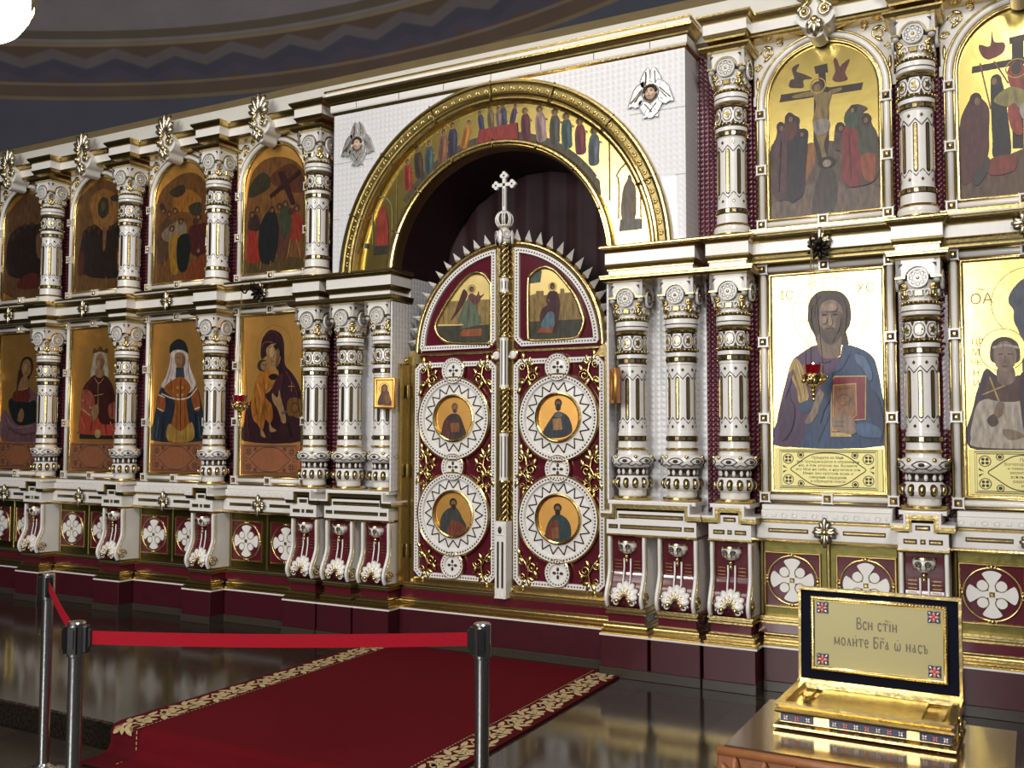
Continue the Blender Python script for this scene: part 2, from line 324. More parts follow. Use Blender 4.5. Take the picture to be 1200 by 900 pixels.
PIC['christ']=[('o',(120,92,40),(.024,1.176,.223),.004),('l',(150,115,50),[(-.196,1.25),(-.106,1.245)],.003),('l',(150,115,50),[(-.191,1.141),(-.108,1.136)],.003),('l',(150,115,50),[(.147,1.232),(.238,1.226)],.003),('l',(150,115,50),[(.146,1.122),(.236,1.12)],.003),('l',(150,115,50),[(-.006,1.4),(-.01,1.32)],.003),('l',(150,115,50),[(.067,1.395),(.064,1.312)],.003),('s',(74,56,46),[(-.107,1.186),(-.094,1.263),(-.043,1.312),(.026,1.317),(.094,1.3),(.139,1.242),(.15,1.158),(.141,1.095),(.12,1.057),(.128,1.019),(.131,.974),(.1,.956),(.082,.982),(-.047,.988),(-.069,1.041),(-.096,1.094),(-.108,1.14)]),('s',(52,78,116),[(-.213,.878),(-.162,.928),(-.06,.982),(-.021,.92),(.026,.901),(.081,.906),(.103,.975),(.197,.952),(.268,.899),(.296,.822),(.317,.697),(.335,.547),(.343,.363),(-.317,.359),(-.308,.5),(-.281,.631),(-.254,.735)]),('s',(88,52,90),[(-.213,.878),(-.162,.928),(-.057,.982),(-.021,.91),(.063,.897),(.09,.903),(.037,.805),(-.014,.704),(-.103,.589),(-.13,.499),(-.169,.368),(-.313,.362),(-.308,.5),(-.281,.631),(-.247,.748)]),('s',(134,110,90),[(-.04,1.052),(.083,1.046),(.088,.957),(.073,.903),(-.017,.9),(-.054,.969)]),('s',(150,124,103),[(-.041,1.169),(-.025,1.233),(.031,1.258),(.086,1.226),(.1,1.161),(.086,1.085),(.062,1.022),(.027,1.004),(-.009,1.025),(-.033,1.091)]),('s',(92,70,56),[(-.036,1.104),(-.011,1.074),(.016,1.088),(.044,1.087),(.072,1.07),(.093,1.103),(.086,1.027),(.054,.989),(.027,.98),(-.01,.997),(-.034,1.046)]),('s',(74,56,46),[(-.045,1.156),(-.031,1.233),(.019,1.269),(-.031,1.262),(-.063,1.222),(-.065,1.131)]),('s',(74,56,46),[(.103,1.148),(.092,1.225),(.038,1.268),(.095,1.253),(.126,1.21),(.122,1.121)]),('e',(60,45,38),(-.007,1.166,.017,.006)),('e',(60,45,38),(.055,1.165,.017,.006)),('l',(80,60,48),[(-.029,1.184),(.013,1.181)],.005),('l',(80,60,48),[(.038,1.181),(.079,1.18)],.005),('l',(104,82,66),[(.026,1.172),(.022,1.107)],.008),('e',(112,70,60),(.021,1.065,.022,.006)),('l',(84,62,50),[(-.006,1.082),(.051,1.081)],.006),('s',(196,160,90),[(-.187,.903),(-.144,.849),(-.128,.758),(-.108,.654),(-.166,.626),(-.18,.707),(-.227,.826)]),('s',(40,66,98),[(-.166,.619),(-.071,.647),(-.084,.589),(-.148,.558)]),('l',(58,44,60),[(-.234,.761),(-.217,.578),(-.245,.396)],.008),('l',(48,60,84),[(.185,.927),(.242,.749),(.261,.523)],.008),('l',(48,60,84),[(.136,.916),(.086,.829),(.024,.805)],.007),('l',(52,64,88),[(-.056,.384),(.021,.575),(.061,.753)],.007),('s',(150,124,103),[(-.132,.506),(-.088,.589),(-.067,.653),(-.037,.698),(-.015,.675),(-.023,.614),(-.054,.561),(-.098,.497)]),('l',(160,132,110),[(-.042,.64),(-.012,.681)],.01),('l',(160,132,110),[(-.067,.653),(-.036,.707)],.01),('p',(214,190,120),[(.026,.754),(.044,.787),(.233,.784),(.226,.518),(.144,.511),(.14,.415),(.019,.415)]),('p',(150,48,58),[(.032,.751),(.049,.779),(.226,.777),(.22,.523),(.139,.518),(.136,.441),(.026,.441)]),('p',(206,170,100),[(.038,.733),(.174,.74),(.175,.546),(.142,.513),(.056,.448),(.029,.448)]),('p',(164,112,74),[(.044,.725),(.168,.733),(.168,.548),(.136,.517),(.056,.455),(.036,.46)]),('o',(110,70,50),(.101,.638,.035),.005),('l',(110,70,50),[(.066,.702),(.145,.713)],.004),('l',(110,70,50),[(.064,.575),(.15,.65)],.004),('s',(156,128,104),[(.033,.527),(.076,.556),(.142,.533),(.17,.485),(.155,.429),(.056,.454),(.029,.486)]),('l',(110,84,70),[(.042,.505),(.108,.508)],.005),('l',(110,84,70),[(.042,.48),(.105,.479)],.005),('s',(92,118,150),[(.172,.915),(.232,.887),(.266,.798),(.253,.748),(.213,.825),(.178,.864)]),('s',(40,60,94),[(.241,.698),(.299,.647),(.326,.497),(.306,.385),(.261,.498)]),('s',(76,102,138),[(.165,.485),(.237,.498),(.307,.46),(.295,.41),(.188,.423)]),('s',(40,60,94),[(-.013,.781),(.037,.805),(.022,.652),(-.016,.576),(-.042,.499),(-.053,.576),(-.015,.678)]),('s',(70,40,72),[(-.281,.605),(-.229,.656),(-.192,.577),(-.219,.448),(-.284,.396)]),('s',(112,74,112),[(-.201,.838),(-.222,.734),(-.255,.656),(-.241,.761)]),('l',(84,60,90),[(-.099,.9),(-.049,.872),(.026,.88)],.006),('s',(176,148,122),[(-.009,1.219),(.031,1.232),(.068,1.214),(.057,1.186),(.003,1.19)]),('s',(176,148,122),[(.03,1.17),(.039,1.106),(.017,1.101),(.02,1.165)]),('s',(170,142,116),[(-.023,1.145),(.005,1.146),(.004,1.115),(-.018,1.113)]),('s',(112,88,72),[(.077,1.175),(.094,1.161),(.083,1.085),(.065,1.047),(.061,1.099)]),('l',(104,80,62),[(-.075,1.236),(-.089,1.159),(-.071,1.054)],.005),('l',(104,80,62),[(-.03,1.292),(-.063,1.235),(-.067,1.158)],.004),('l',(104,80,62),[(.081,1.284),(.117,1.217),(.117,1.109),(.104,1.033)],.005),('l',(112,88,70),[(-.009,1.032),(.009,.998)],.004),('l',(112,88,70),[(.052,1.029),(.037,.995)],.004),('l',(60,45,38),[(-.022,1.17),(.01,1.169)],.003),('l',(60,45,38),[(.04,1.169),(.072,1.168)],.003),('l',(240,210,140),[(-.175,.876),(-.145,.758),(-.134,.654)],.005),('l',(140,100,60),[(-.201,.825),(-.165,.707),(-.153,.635)],.004)]
PIC['mother']=[('o',(150,110,50),(.014,1.146,.192),.004),('s',(52,22,30),[(-.133,1.136),(-.114,1.232),(-.052,1.293),(.011,1.298),(.088,1.262),(.123,1.189),(.129,1.094),(.141,.999),(.213,.933),(.286,.838),(.326,.728),(.34,.619),(.353,.374),(-.309,.368),(-.306,.529),(-.283,.641),(-.22,.721),(-.136,.752),(-.031,.781),(.04,.875),(.07,.938),(-.005,1.019),(-.058,1.085),(-.121,1.056)]),('s',(160,124,80),[(-.07,1.142),(-.012,1.182),(.065,1.173),(.095,1.111),(.082,1.032),(.031,.983),(-.026,1.017),(-.058,1.077)]),('l',(84,60,40),[(-.049,1.125),(-.005,1.128)],.006),('l',(84,60,40),[(.024,1.13),(.066,1.125)],.006),('l',(120,88,56),[(.004,1.123),(-.008,1.067)],.007),('l',(130,66,50),[(-.02,1.039),(.018,1.035)],.006),('s',(34,20,24),[(.013,1.162),(.075,1.175),(.104,1.095),(.093,1.016),(.115,.936),(.07,.938),(.092,1.064)]),('e',(66,46,30),(-.107,1.004,.059,.051)),('e',(152,116,76),(-.082,1.0,.046,.041)),('s',(172,106,36),[(-.14,.941),(-.056,.957),(.039,.935),(.07,.906),(.02,.844),(-.048,.798),(-.068,.734),(.002,.67),(.015,.551),(-.026,.52),(-.064,.547),(-.098,.456),(-.152,.509),(-.206,.56),(-.23,.689),(-.201,.801),(-.177,.881)]),('l',(206,150,70),[(-.159,.848),(-.114,.719),(-.132,.56)],.009),('l',(120,70,26),[(-.097,.895),(-.072,.75),(-.09,.591)],.009),('e',(28,18,20),(.016,.904,.054,.026)),('s',(70,28,36),[(.05,.891),(.121,.936),(.109,.81),(.032,.749),(-.0,.781)]),('s',(156,120,78),[(.007,.768),(.064,.729),(.083,.795),(.105,.728),(.142,.621),(.164,.527),(.115,.524),(.076,.622),(.016,.698)]),('s',(160,124,80),[(-.017,.591),(-.0,.496),(.059,.456),(-.014,.451)]),('s',(160,124,80),[(-.113,.48),(-.055,.401),(-.107,.413)]),('s',(112,76,34),[(.177,.699),(.238,.729),(.323,.697),(.325,.557),(.24,.573),(.179,.589)]),('o',(60,36,20),(.255,.643,.04),.008),('l',(176,120,80),[(.215,.863),(.218,.777)],.006),('l',(176,120,80),[(.181,.821),(.256,.82)],.006),('l',(88,80,90),[(.114,.598),(.169,.613)],.022),('l',(98,44,54),[(-.093,1.247),(.011,1.282),(.095,1.222)],.008),('l',(150,110,50),[(-.117,1.152),(-.082,1.198),(.006,1.194)],.005),('l',(98,44,54),[(.152,.951),(.256,.807),(.299,.666)],.01),('l',(30,12,18),[(.18,.526),(.223,.402)],.014),('l',(98,44,54),[(-.271,.593),(-.245,.4)],.01),('s',(190,152,104),[(-.028,1.14),(.02,1.149),(.029,1.098),(.001,1.064),(-.027,1.092)]),('s',(118,86,54),[(.053,1.137),(.087,1.111),(.068,1.025),(.039,.999)]),('l',(206,150,70),[(-.023,.893),(-.053,.814)],.007),('l',(120,70,26),[(-.189,.737),(-.154,.592)],.008),('l',(206,150,70),[(-.037,.654),(-.006,.559)],.007),('e',(60,40,28),(-.095,1.01,.007,.005)),('e',(60,40,28),(-.065,1.009,.006,.005))]
PIC['nun']=[('s',(36,46,58),[(-.321,.368),(-.307,.534),(-.262,.712),(-.215,.841),(-.056,.87),(.145,.865),(.245,.816),(.285,.704),(.34,.515),(.355,.371)]),('s',(206,192,182),[(-.099,1.163),(-.054,1.18),(.047,1.176),(.106,1.138),(.145,1.009),(.216,.864),(.125,.783),(.062,.832),(.066,.996),(.029,1.029),(-.025,1.031),(-.035,.918),(-.043,.802),(-.123,.82),(-.216,.858),(-.158,.938),(-.112,1.066)]),('s',(148,108,80),[(-.051,1.136),(.026,1.153),(.08,1.115),(.078,1.043),(.03,1.006),(-.027,1.031)]),('p',(58,62,72),[(-.034,1.02),(.065,1.016),(.077,.923),(-.035,.926)]),('l',(70,46,34),[(-.032,1.108),(.009,1.107)],.006),('l',(70,46,34),[(.034,1.107),(.067,1.106)],.006),('l',(110,76,56),[(.025,1.101),(.019,1.065)],.005),('s',(28,36,36),[(-.115,1.152),(-.103,1.228),(-.012,1.275),(.081,1.236),(.115,1.143),(.047,1.173),(-.054,1.177)]),('s',(152,86,36),[(-.18,.833),(-.031,.923),(.077,.92),(.157,.833),(.109,.723),(.15,.37),(-.121,.369),(-.052,.581),(-.043,.725)]),('s',(150,80,40),[(-.255,.777),(-.162,.751),(-.172,.627),(-.26,.66)]),('s',(150,80,40),[(.165,.782),(.238,.828),(.278,.654),(.209,.639)]),('l',(214,204,186),[(-.207,.789),(-.048,.741),(.126,.745),(.234,.828)],.011),('l',(214,204,186),[(-.245,.78),(-.162,.753)],.009),('l',(214,204,186),[(-.256,.66),(-.172,.63)],.009),('l',(214,204,186),[(.209,.642),(.274,.66)],.009),('s',(166,130,60),[(-.102,.517),(.046,.449),(.181,.531),(.194,.37),(-.109,.369)]),('l',(92,52,24),[(.032,.916),(.041,.452)],.01),('l',(60,36,26),[(-.094,.916),(-.073,.822)],.007),('l',(96,60,30),[(-.006,.708),(-.008,.372)],.006),('l',(96,60,30),[(.087,.707),(.115,.373)],.006),('l',(166,150,140),[(-.086,1.114),(-.105,.985),(-.159,.873)],.008),('l',(166,150,140),[(.117,1.09),(.131,.962),(.178,.865)],.008),('l',(84,100,118),[(-.23,.582),(-.256,.387)],.008),('l',(84,100,118),[(.263,.578),(.294,.389)],.008),('l',(20,28,38),[(-.184,.582),(-.178,.372)],.012),('l',(20,28,38),[(.223,.61),(.246,.373)],.012),('e',(190,140,70),(.001,.837,.016,.013)),('e',(190,140,70),(.061,.835,.016,.013)),('e',(190,140,70),(.003,.772,.016,.013)),('e',(190,140,70),(.063,.771,.016,.013)),('l',(170,128,96),[(.017,1.139),(.022,1.109)],.012),('l',(120,66,50),[(.006,1.042),(.047,1.043)],.005),('s',(120,86,62),[(.053,1.116),(.079,1.099),(.069,1.027),(.043,1.016)])]
PIC['princess']=[('s',(168,156,138),[(-.069,.974),(-.035,1.152),(.003,1.206),(.129,1.201),(.158,1.094),(.188,.966),(.113,.977),(-.013,.981)]),('p',(40,28,24),[(-.207,.444),(.403,.436),(.414,.376),(-.205,.377)]),('s',(166,64,46),[(-.223,.453),(-.204,.624),(-.13,.709),(-.0,.639),(.201,.612),(.346,.653),(.397,.585),(.427,.419),(-.222,.427)]),('s',(62,24,22),[(-.183,.727),(-.17,.864),(-.063,.956),(-.008,.984),(.118,.98),(.22,.907),(.278,.788),(.31,.653),(.302,.536),(.105,.52),(.025,.622),(-.106,.743)]),('e',(150,114,80),(.06,1.111,.065,.076)),('s',(140,104,74),[(.014,1.048),(.105,1.045),(.118,.977),(.058,.953),(.002,.98)]),('l',(66,44,32),[(.016,1.133),(.052,1.132)],.006),('l',(66,44,32),[(.072,1.131),(.107,1.13)],.006),('l',(110,80,56),[(.062,1.123),(.058,1.084)],.005),('s',(84,58,28),[(-.042,1.192),(-.028,1.241),(.016,1.219),(.057,1.255),(.104,1.215),(.158,1.233),(.155,1.184),(.059,1.203)]),('l',(180,146,90),[(-.007,.955),(.053,.902),(.119,.951)],.006),('l',(180,140,80),[(.042,.911),(.051,.69)],.006),('l',(180,140,80),[(-.021,.784),(.124,.801)],.006),('s',(150,76,58),[(-.181,.813),(-.105,.849),(-.0,.759),(-.044,.589),(-.18,.658)]),('l',(200,160,100),[(-.167,.658),(-.05,.597)],.008),('s',(146,110,78),[(-.039,.657),(.047,.707),(.063,.622),(-.009,.538)]),('e',(170,140,90),(.058,.427,.045,.041)),('s',(150,76,58),[(.198,.688),(.307,.72),(.349,.586),(.227,.57)]),('l',(104,44,38),[(-.134,.795),(-.087,.897),(-.012,.946)],.01),('l',(40,16,16),[(.192,.857),(.246,.721),(.251,.587)],.012),('l',(206,104,76),[(-.177,.59),(-.121,.47)],.012),('l',(206,104,76),[(.228,.536),(.28,.452)],.012),('l',(112,40,30),[(-.023,.572),(-.044,.453)],.01),('l',(112,40,30),[(.154,.52),(.182,.436)],.01),('s',(118,86,60),[(.087,1.139),(.12,1.113),(.105,1.054),(.075,1.046)]),('l',(120,66,50),[(.044,1.071),(.079,1.072)],.005),('e',(206,120,90),(-.157,.744,.015,.012)),('e',(206,120,90),(-.053,.674,.016,.012))]
PIC['woman']=[('s',(50,32,24),[(-.084,.823),(-.024,1.12),(.049,1.194),(.153,1.172),(.175,1.06),(.103,.918),(.22,.809),(.241,.702),(.112,.721),(.071,.883),(-.036,.877)]),('s',(104,74,80),[(-.284,.654),(-.166,.607),(.01,.503),(.259,.55),(.529,.593),(.538,.362),(-.269,.359)]),('s',(104,74,80),[(.095,.865),(.247,.808),(.294,.683),(.157,.667)]),('s',(24,30,28),[(-.195,.74),(-.117,.788),(.112,.739),(.222,.752),(.29,.595),(.237,.538),(-.019,.511),(-.142,.598)]),('s',(94,36,28),[(-.097,.851),(.105,.883),(.125,.753),(-.121,.761)]),('e',(132,98,62),(.074,1.081,.075,.09)),('s',(128,94,60),[(.01,.993),(.101,.981),(.111,.879),(-.049,.864)]),('l',(58,38,26),[(.056,1.1),(.095,1.098)],.006),('l',(58,38,26),[(.112,1.098),(.14,1.097)],.006),('l',(150,120,80),[(-.052,.864),(.111,.879)],.008),('s',(130,96,62),[(-.044,.57),(.008,.678),(.06,.632),(.031,.543)]),('l',(140,106,110),[(-.223,.598),(-.074,.489),(.206,.506)],.01),('l',(76,50,56),[(-.189,.489),(.042,.417),(.318,.453)],.012),('l',(52,58,52),[(-.085,.706),(-.021,.561)],.008),('s',(150,114,76),[(.052,1.118),(.088,1.131),(.097,1.062),(.064,1.036)]),('l',(110,60,46),[(.059,1.031),(.098,1.032)],.005),('l',(84,58,44),[(-.045,1.067),(-.061,.922)],.008)]
PIC['youth']=[('o',(120,92,40),(.016,1.175,.201),.004),('s',(86,90,104),[(-.098,1.183),(-.079,1.246),(-.016,1.31),(.075,1.315),(.156,1.245),(.18,1.101),(.256,.893),(.302,.596),(.309,.357),(-.004,.354),(-.033,.601),(-.039,.953),(-.072,1.068),(-.073,1.132)]),('s',(140,116,100),[(-.015,1.193),(.034,1.238),(.101,1.218),(.112,1.121),(.082,1.027),(.033,1.006),(-.012,1.064)]),('l',(70,54,48),[(.001,1.152),(.032,1.155)],.007),('l',(70,54,48),[(.057,1.153),(.091,1.148)],.007),('l',(96,76,64),[(.043,1.141),(.036,1.086)],.008),('e','gold',(-.132,.909,.113,.126)),('o',(120,92,40),(-.132,.909,.12),.004),('s',(68,52,68),[(-.219,.806),(-.165,.764),(-.079,.73),(-.029,.76),(.075,.742),(.107,.355),(-.312,.352),(-.288,.596),(-.256,.718)]),('s',(192,178,162),[(-.299,.49),(-.258,.617),(-.139,.634),(-.051,.625),(-.032,.442),(.067,.41),(.066,.355),(-.275,.357),(-.306,.409)]),('s',(90,60,50),[(-.235,.652),(-.201,.746),(-.137,.728),(-.042,.761),(-.028,.633),(-.139,.615)]),('s',(140,116,100),[(-.156,.813),(-.083,.81),(-.077,.73),(-.137,.707),(-.165,.748)]),('s',(84,64,52),[(-.198,.887),(-.186,.952),(-.145,.981),(-.099,.979),(-.057,.946),(-.045,.881),(-.063,.834),(-.18,.838)]),('e',(148,124,108),(-.122,.873,.059,.087)),('l',(176,166,156),[(-.184,.924),(-.118,.936),(-.052,.918)],.014),('l',(70,52,44),[(-.156,.885),(-.133,.885)],.006),('l',(70,52,44),[(-.107,.884),(-.082,.883)],.006),('l',(110,88,74),[(-.12,.876),(-.124,.836)],.006),('e',(120,74,64),(-.123,.815,.017,.005)),('l',(190,160,90),[(-.202,.757),(-.122,.506)],.008),('l',(190,160,90),[(-.242,.656),(-.123,.707)],.008),('s',(140,112,92),[(-.177,.587),(-.156,.619),(-.132,.602),(-.141,.546),(-.17,.522),(-.187,.538)]),('s',(88,62,54),[(-.221,.514),(-.184,.546),(-.163,.498),(-.197,.474)]),('s',(150,124,104),[(-.143,.458),(-.072,.45),(-.037,.418),(-.115,.402)]),('s',(70,50,66),[(-.05,.761),(.019,.727),(-.002,.442),(-.04,.473)])]
PIC['crucifixion']=[('s',(102,84,70),[(-.326,2.246),(-.245,2.262),(-.061,2.243),(.036,2.252),(.106,2.239),(.341,2.231),(.35,2.072),(.35,1.759),(.01,1.773),(-.326,1.784)]),('s',(150,100,62),[(-.1,2.242),(-.045,2.241),(-.055,2.127),(-.11,2.012),(-.121,2.109)]),('s',(116,98,84),[(-.317,1.887),(-.026,2.002),(.336,1.917),(.345,1.773),(-.318,1.791)]),('p',(60,42,30),[(-.047,2.737),(.032,2.743),(.037,2.686),(-.039,2.689)]),('p',(52,36,28),[(-.022,2.689),(.021,2.686),(.024,2.588),(-.017,2.593)]),('p',(60,42,30),[(-.254,2.592),(.243,2.585),(.233,2.541),(-.265,2.544)]),('p',(56,40,30),[(-.049,2.601),(.041,2.592),(.036,2.249),(.014,2.091),(-.022,2.095),(-.058,2.263)]),('s',(78,68,62),[(-.07,1.778),(-.045,2.004),(.015,2.111),(.083,1.988),(.048,1.779)]),('s',(142,118,72),[(-.066,2.617),(-.029,2.631),(.003,2.608),(.011,2.566),(.057,2.549),(.041,2.477),(.029,2.385),(.033,2.317),(.006,2.226),(.035,2.099),(.008,2.094),(-.02,2.217),(-.053,2.33),(-.061,2.399),(-.039,2.49),(-.059,2.562)]),('s',(142,118,72),[(.047,2.568),(.111,2.576),(.111,2.557),(.047,2.541)]),('s',(142,118,72),[(-.174,2.574),(-.056,2.582),(-.05,2.553),(-.168,2.553)]),('o',(200,170,80),(-.027,2.611,.047),.006),('e',(84,60,40),(-.027,2.607,.033,.033)),('e',(140,110,72),(-.03,2.597,.021,.025)),('s',(152,142,128),[(-.055,2.384),(.032,2.387),(.036,2.316),(-.037,2.297)]),('e',(46,36,30),(.021,2.117,.053,.037)),('e',(150,140,120),(.022,2.111,.026,.024)),('s',(78,60,46),[(-.203,2.634),(-.193,2.674),(-.17,2.684),(-.183,2.748),(-.139,2.77),(-.159,2.73),(-.135,2.712),(-.113,2.701),(-.061,2.664),(-.114,2.664),(-.114,2.618),(-.16,2.62)]),('s',(106,58,46),[(.063,2.633),(.08,2.686),(.07,2.756),(.088,2.762),(.108,2.708),(.121,2.719),(.167,2.744),(.138,2.669),(.152,2.622),(.105,2.614)]),('s',(64,46,46),[(-.32,2.239),(-.287,2.324),(-.278,2.391),(-.267,2.415),(-.236,2.399),(-.229,2.446),(-.202,2.468),(-.169,2.443),(-.141,2.418),(-.144,2.357),(-.105,2.348),(-.089,2.308),(-.106,2.188),(-.108,2.066),(-.141,1.91),(-.303,1.938),(-.314,2.09)]),('s',(88,60,60),[(-.273,2.356),(-.217,2.368),(-.226,2.15),(-.236,1.93),(-.3,1.94),(-.307,2.216)]),('s',(46,42,46),[(-.204,2.311),(-.099,2.296),(-.113,2.08),(-.154,1.913),(-.216,1.927)]),('s',(98,56,50),[(-.23,2.398),(-.163,2.401),(-.164,2.319),(-.205,2.284),(-.231,2.315)]),('e',(52,38,34),(-.259,2.382,.026,.033)),('e',(62,42,34),(-.2,2.432,.026,.032)),('e',(50,38,36),(-.12,2.319,.026,.028)),('e',(134,104,76),(-.254,2.371,.013,.018)),('e',(134,104,76),(-.195,2.42,.013,.018)),('e',(134,104,76),(-.126,2.314,.011,.014)),('s',(86,66,60),[(.071,2.19),(.067,2.258),(.079,2.339),(.107,2.356),(.137,2.33),(.136,2.408),(.197,2.454),(.266,2.42),(.236,2.395),(.273,2.382),(.289,2.317),(.319,2.247),(.331,2.075),(.302,1.971),(.213,1.943),(.127,1.967),(.114,2.157)]),('s',(134,54,52),[(.123,2.314),(.197,2.305),(.232,2.141),(.216,1.956),(.12,1.981),(.114,2.157)]),('s',(76,78,60),[(.207,2.288),(.293,2.29),(.313,2.13),(.229,2.123)]),('s',(150,78,48),[(.226,2.126),(.305,2.124),(.295,1.972),(.237,1.993)]),('s',(70,84,66),[(.133,2.395),(.197,2.438),(.233,2.406),(.207,2.304),(.139,2.327)]),('e',(52,38,32),(.103,2.325,.028,.032)),('e',(58,42,32),(.26,2.351,.027,.034)),('e',(58,42,32),(.184,2.427,.025,.027)),('e',(140,110,80),(.109,2.316,.013,.017)),('e',(140,110,80),(.255,2.344,.013,.018)),('e',(140,110,80),(.179,2.417,.011,.015)),('l',(100,44,44),[(.156,2.271),(.165,1.991)],.007),('l',(60,44,44),[(-.258,2.292),(-.275,1.965)],.006)]
PIC['lowering']=[('s',(98,74,54),[(-.352,1.973),(-.192,1.964),(-.001,2.052),(.223,2.02),(.215,1.678),(-.357,1.741)]),('p',(58,38,28),[(-.059,2.706),(.08,2.718),(.081,2.68),(-.057,2.667)]),('p',(50,34,26),[(-.046,2.674),(.014,2.675),(.001,2.052),(-.056,2.06)]),('p',(60,40,28),[(-.253,2.572),(.174,2.587),(.173,2.549),(-.257,2.532)]),('l',(140,90,50),[(-.212,2.584),(-.162,2.305)],.008),('l',(140,90,50),[(-.139,2.583),(-.069,2.442)],.008),('s',(120,52,42),[(-.212,2.694),(-.159,2.677),(-.147,2.767),(-.135,2.698),(-.084,2.681),(-.092,2.625),(-.171,2.599),(-.211,2.648)]),('s',(150,58,44),[(-.073,2.507),(-.033,2.563),(.021,2.515),(.029,2.387),(-.048,2.4)]),('e',(60,42,32),(-.025,2.523,.026,.038)),('o',(190,160,80),(-.025,2.521,.054),.006),('s',(84,40,36),[(-.33,2.034),(-.326,2.241),(-.286,2.351),(-.245,2.402),(-.203,2.369),(-.171,2.306),(-.174,2.179),(-.184,2.027),(-.261,1.907),(-.321,1.889)]),('e',(60,34,30),(-.24,2.375,.032,.039)),('e',(126,92,66),(-.231,2.361,.015,.023)),('s',(34,34,36),[(-.16,2.251),(-.158,2.471),(-.129,2.498),(-.102,2.461),(-.081,2.317),(-.066,2.011),(-.153,2.02),(-.157,2.125)]),('e',(60,42,32),(-.131,2.469,.029,.035)),('e',(136,104,74),(-.142,2.465,.014,.021)),('s',(152,140,78),[(-.146,2.351),(-.07,2.417),(.004,2.392),(.082,2.34),(.081,2.29),(-.061,2.299)]),('s',(152,60,46),[(-.075,2.291),(-.028,2.308),(-.002,2.14),(-.053,2.158)]),('s',(170,160,150),[(-.012,2.306),(.081,2.315),(.078,2.191),(.003,2.215)]),('s',(132,54,38),[(-.175,2.011),(-.046,2.021),(-.052,1.931),(-.172,1.921)]),('s',(60,52,46),[(-.261,1.907),(-.184,2.027),(-.179,1.95),(-.239,1.868)]),('s',(70,60,80),[(.037,2.26),(.145,2.28),(.18,1.977),(.052,1.982)]),('s',(150,58,44),[(.132,2.195),(.228,2.217),(.221,1.922),(.147,1.92)])]
PIC['carrying']=[('s',(120,78,36),[(-.306,2.513),(-.179,2.742),(.062,2.766),(.263,2.669),(.338,2.477),(.351,1.728),(-.308,1.765)]),('s',(86,66,32),[(-.32,1.924),(.366,1.872),(.372,1.726),(-.316,1.76)]),('s',(54,50,30),[(-.301,2.462),(-.27,2.581),(-.158,2.656),(-.071,2.62),(-.058,2.526),(-.173,2.471)]),('s',(90,50,26),[(-.063,2.598),(.155,2.697),(.3,2.58),(.321,2.438),(.086,2.48)]),('s',(150,44,30),[(-.308,1.92),(-.283,2.179),(-.203,2.142),(-.157,1.907)]),('s',(92,56,40),[(-.066,2.271),(.09,2.268),(.169,2.133),(.137,1.898),(.023,1.95)]),('s',(26,30,30),[(-.155,1.907),(-.17,2.167),(-.085,2.308),(.002,2.306),(.053,2.117),(-.008,1.876)]),('s',(142,50,30),[(.163,2.075),(.216,2.282),(.322,2.173),(.278,2.032)]),('s',(60,66,44),[(.054,2.272),(.106,2.379),(.162,2.33),(.183,2.132),(.094,2.085)]),('s',(60,34,36),[(-.289,2.18),(-.282,2.279),(-.188,2.298),(-.166,2.167)]),('e',(70,46,32),(-.198,2.342,.032,.032)),('e',(70,46,32),(-.254,2.305,.032,.032)),('e',(70,46,32),(-.03,2.324,.031,.031)),('e',(70,46,32),(.052,2.343,.031,.031)),('e',(70,46,32),(.116,2.357,.031,.031)),('e',(70,46,32),(.243,2.307,.03,.031)),('e',(70,46,32),(.18,2.286,.031,.031)),('e',(130,92,58),(-.192,2.336,.017,.017)),('e',(130,92,58),(-.248,2.299,.017,.017)),('e',(130,92,58),(-.024,2.317,.016,.017)),('e',(130,92,58),(.058,2.336,.016,.017)),('e',(130,92,58),(.121,2.35,.017,.017)),('e',(130,92,58),(.248,2.301,.016,.017)),('p',(52,26,24),[(-.06,2.452),(.273,2.632),(.289,2.601),(-.041,2.421)]),('p',(52,26,24),[(.028,2.636),(.101,2.641),(.23,2.344),(.187,2.339)]),('l',(150,110,70),[(.185,2.048),(.152,1.89)],.012),('l',(150,110,70),[(.248,2.042),(.304,1.877)],.012),('l',(140,100,66),[(-.142,1.894),(-.144,1.823)],.012),('l',(140,100,66),[(-.03,1.885),(-.029,1.842)],.012)]
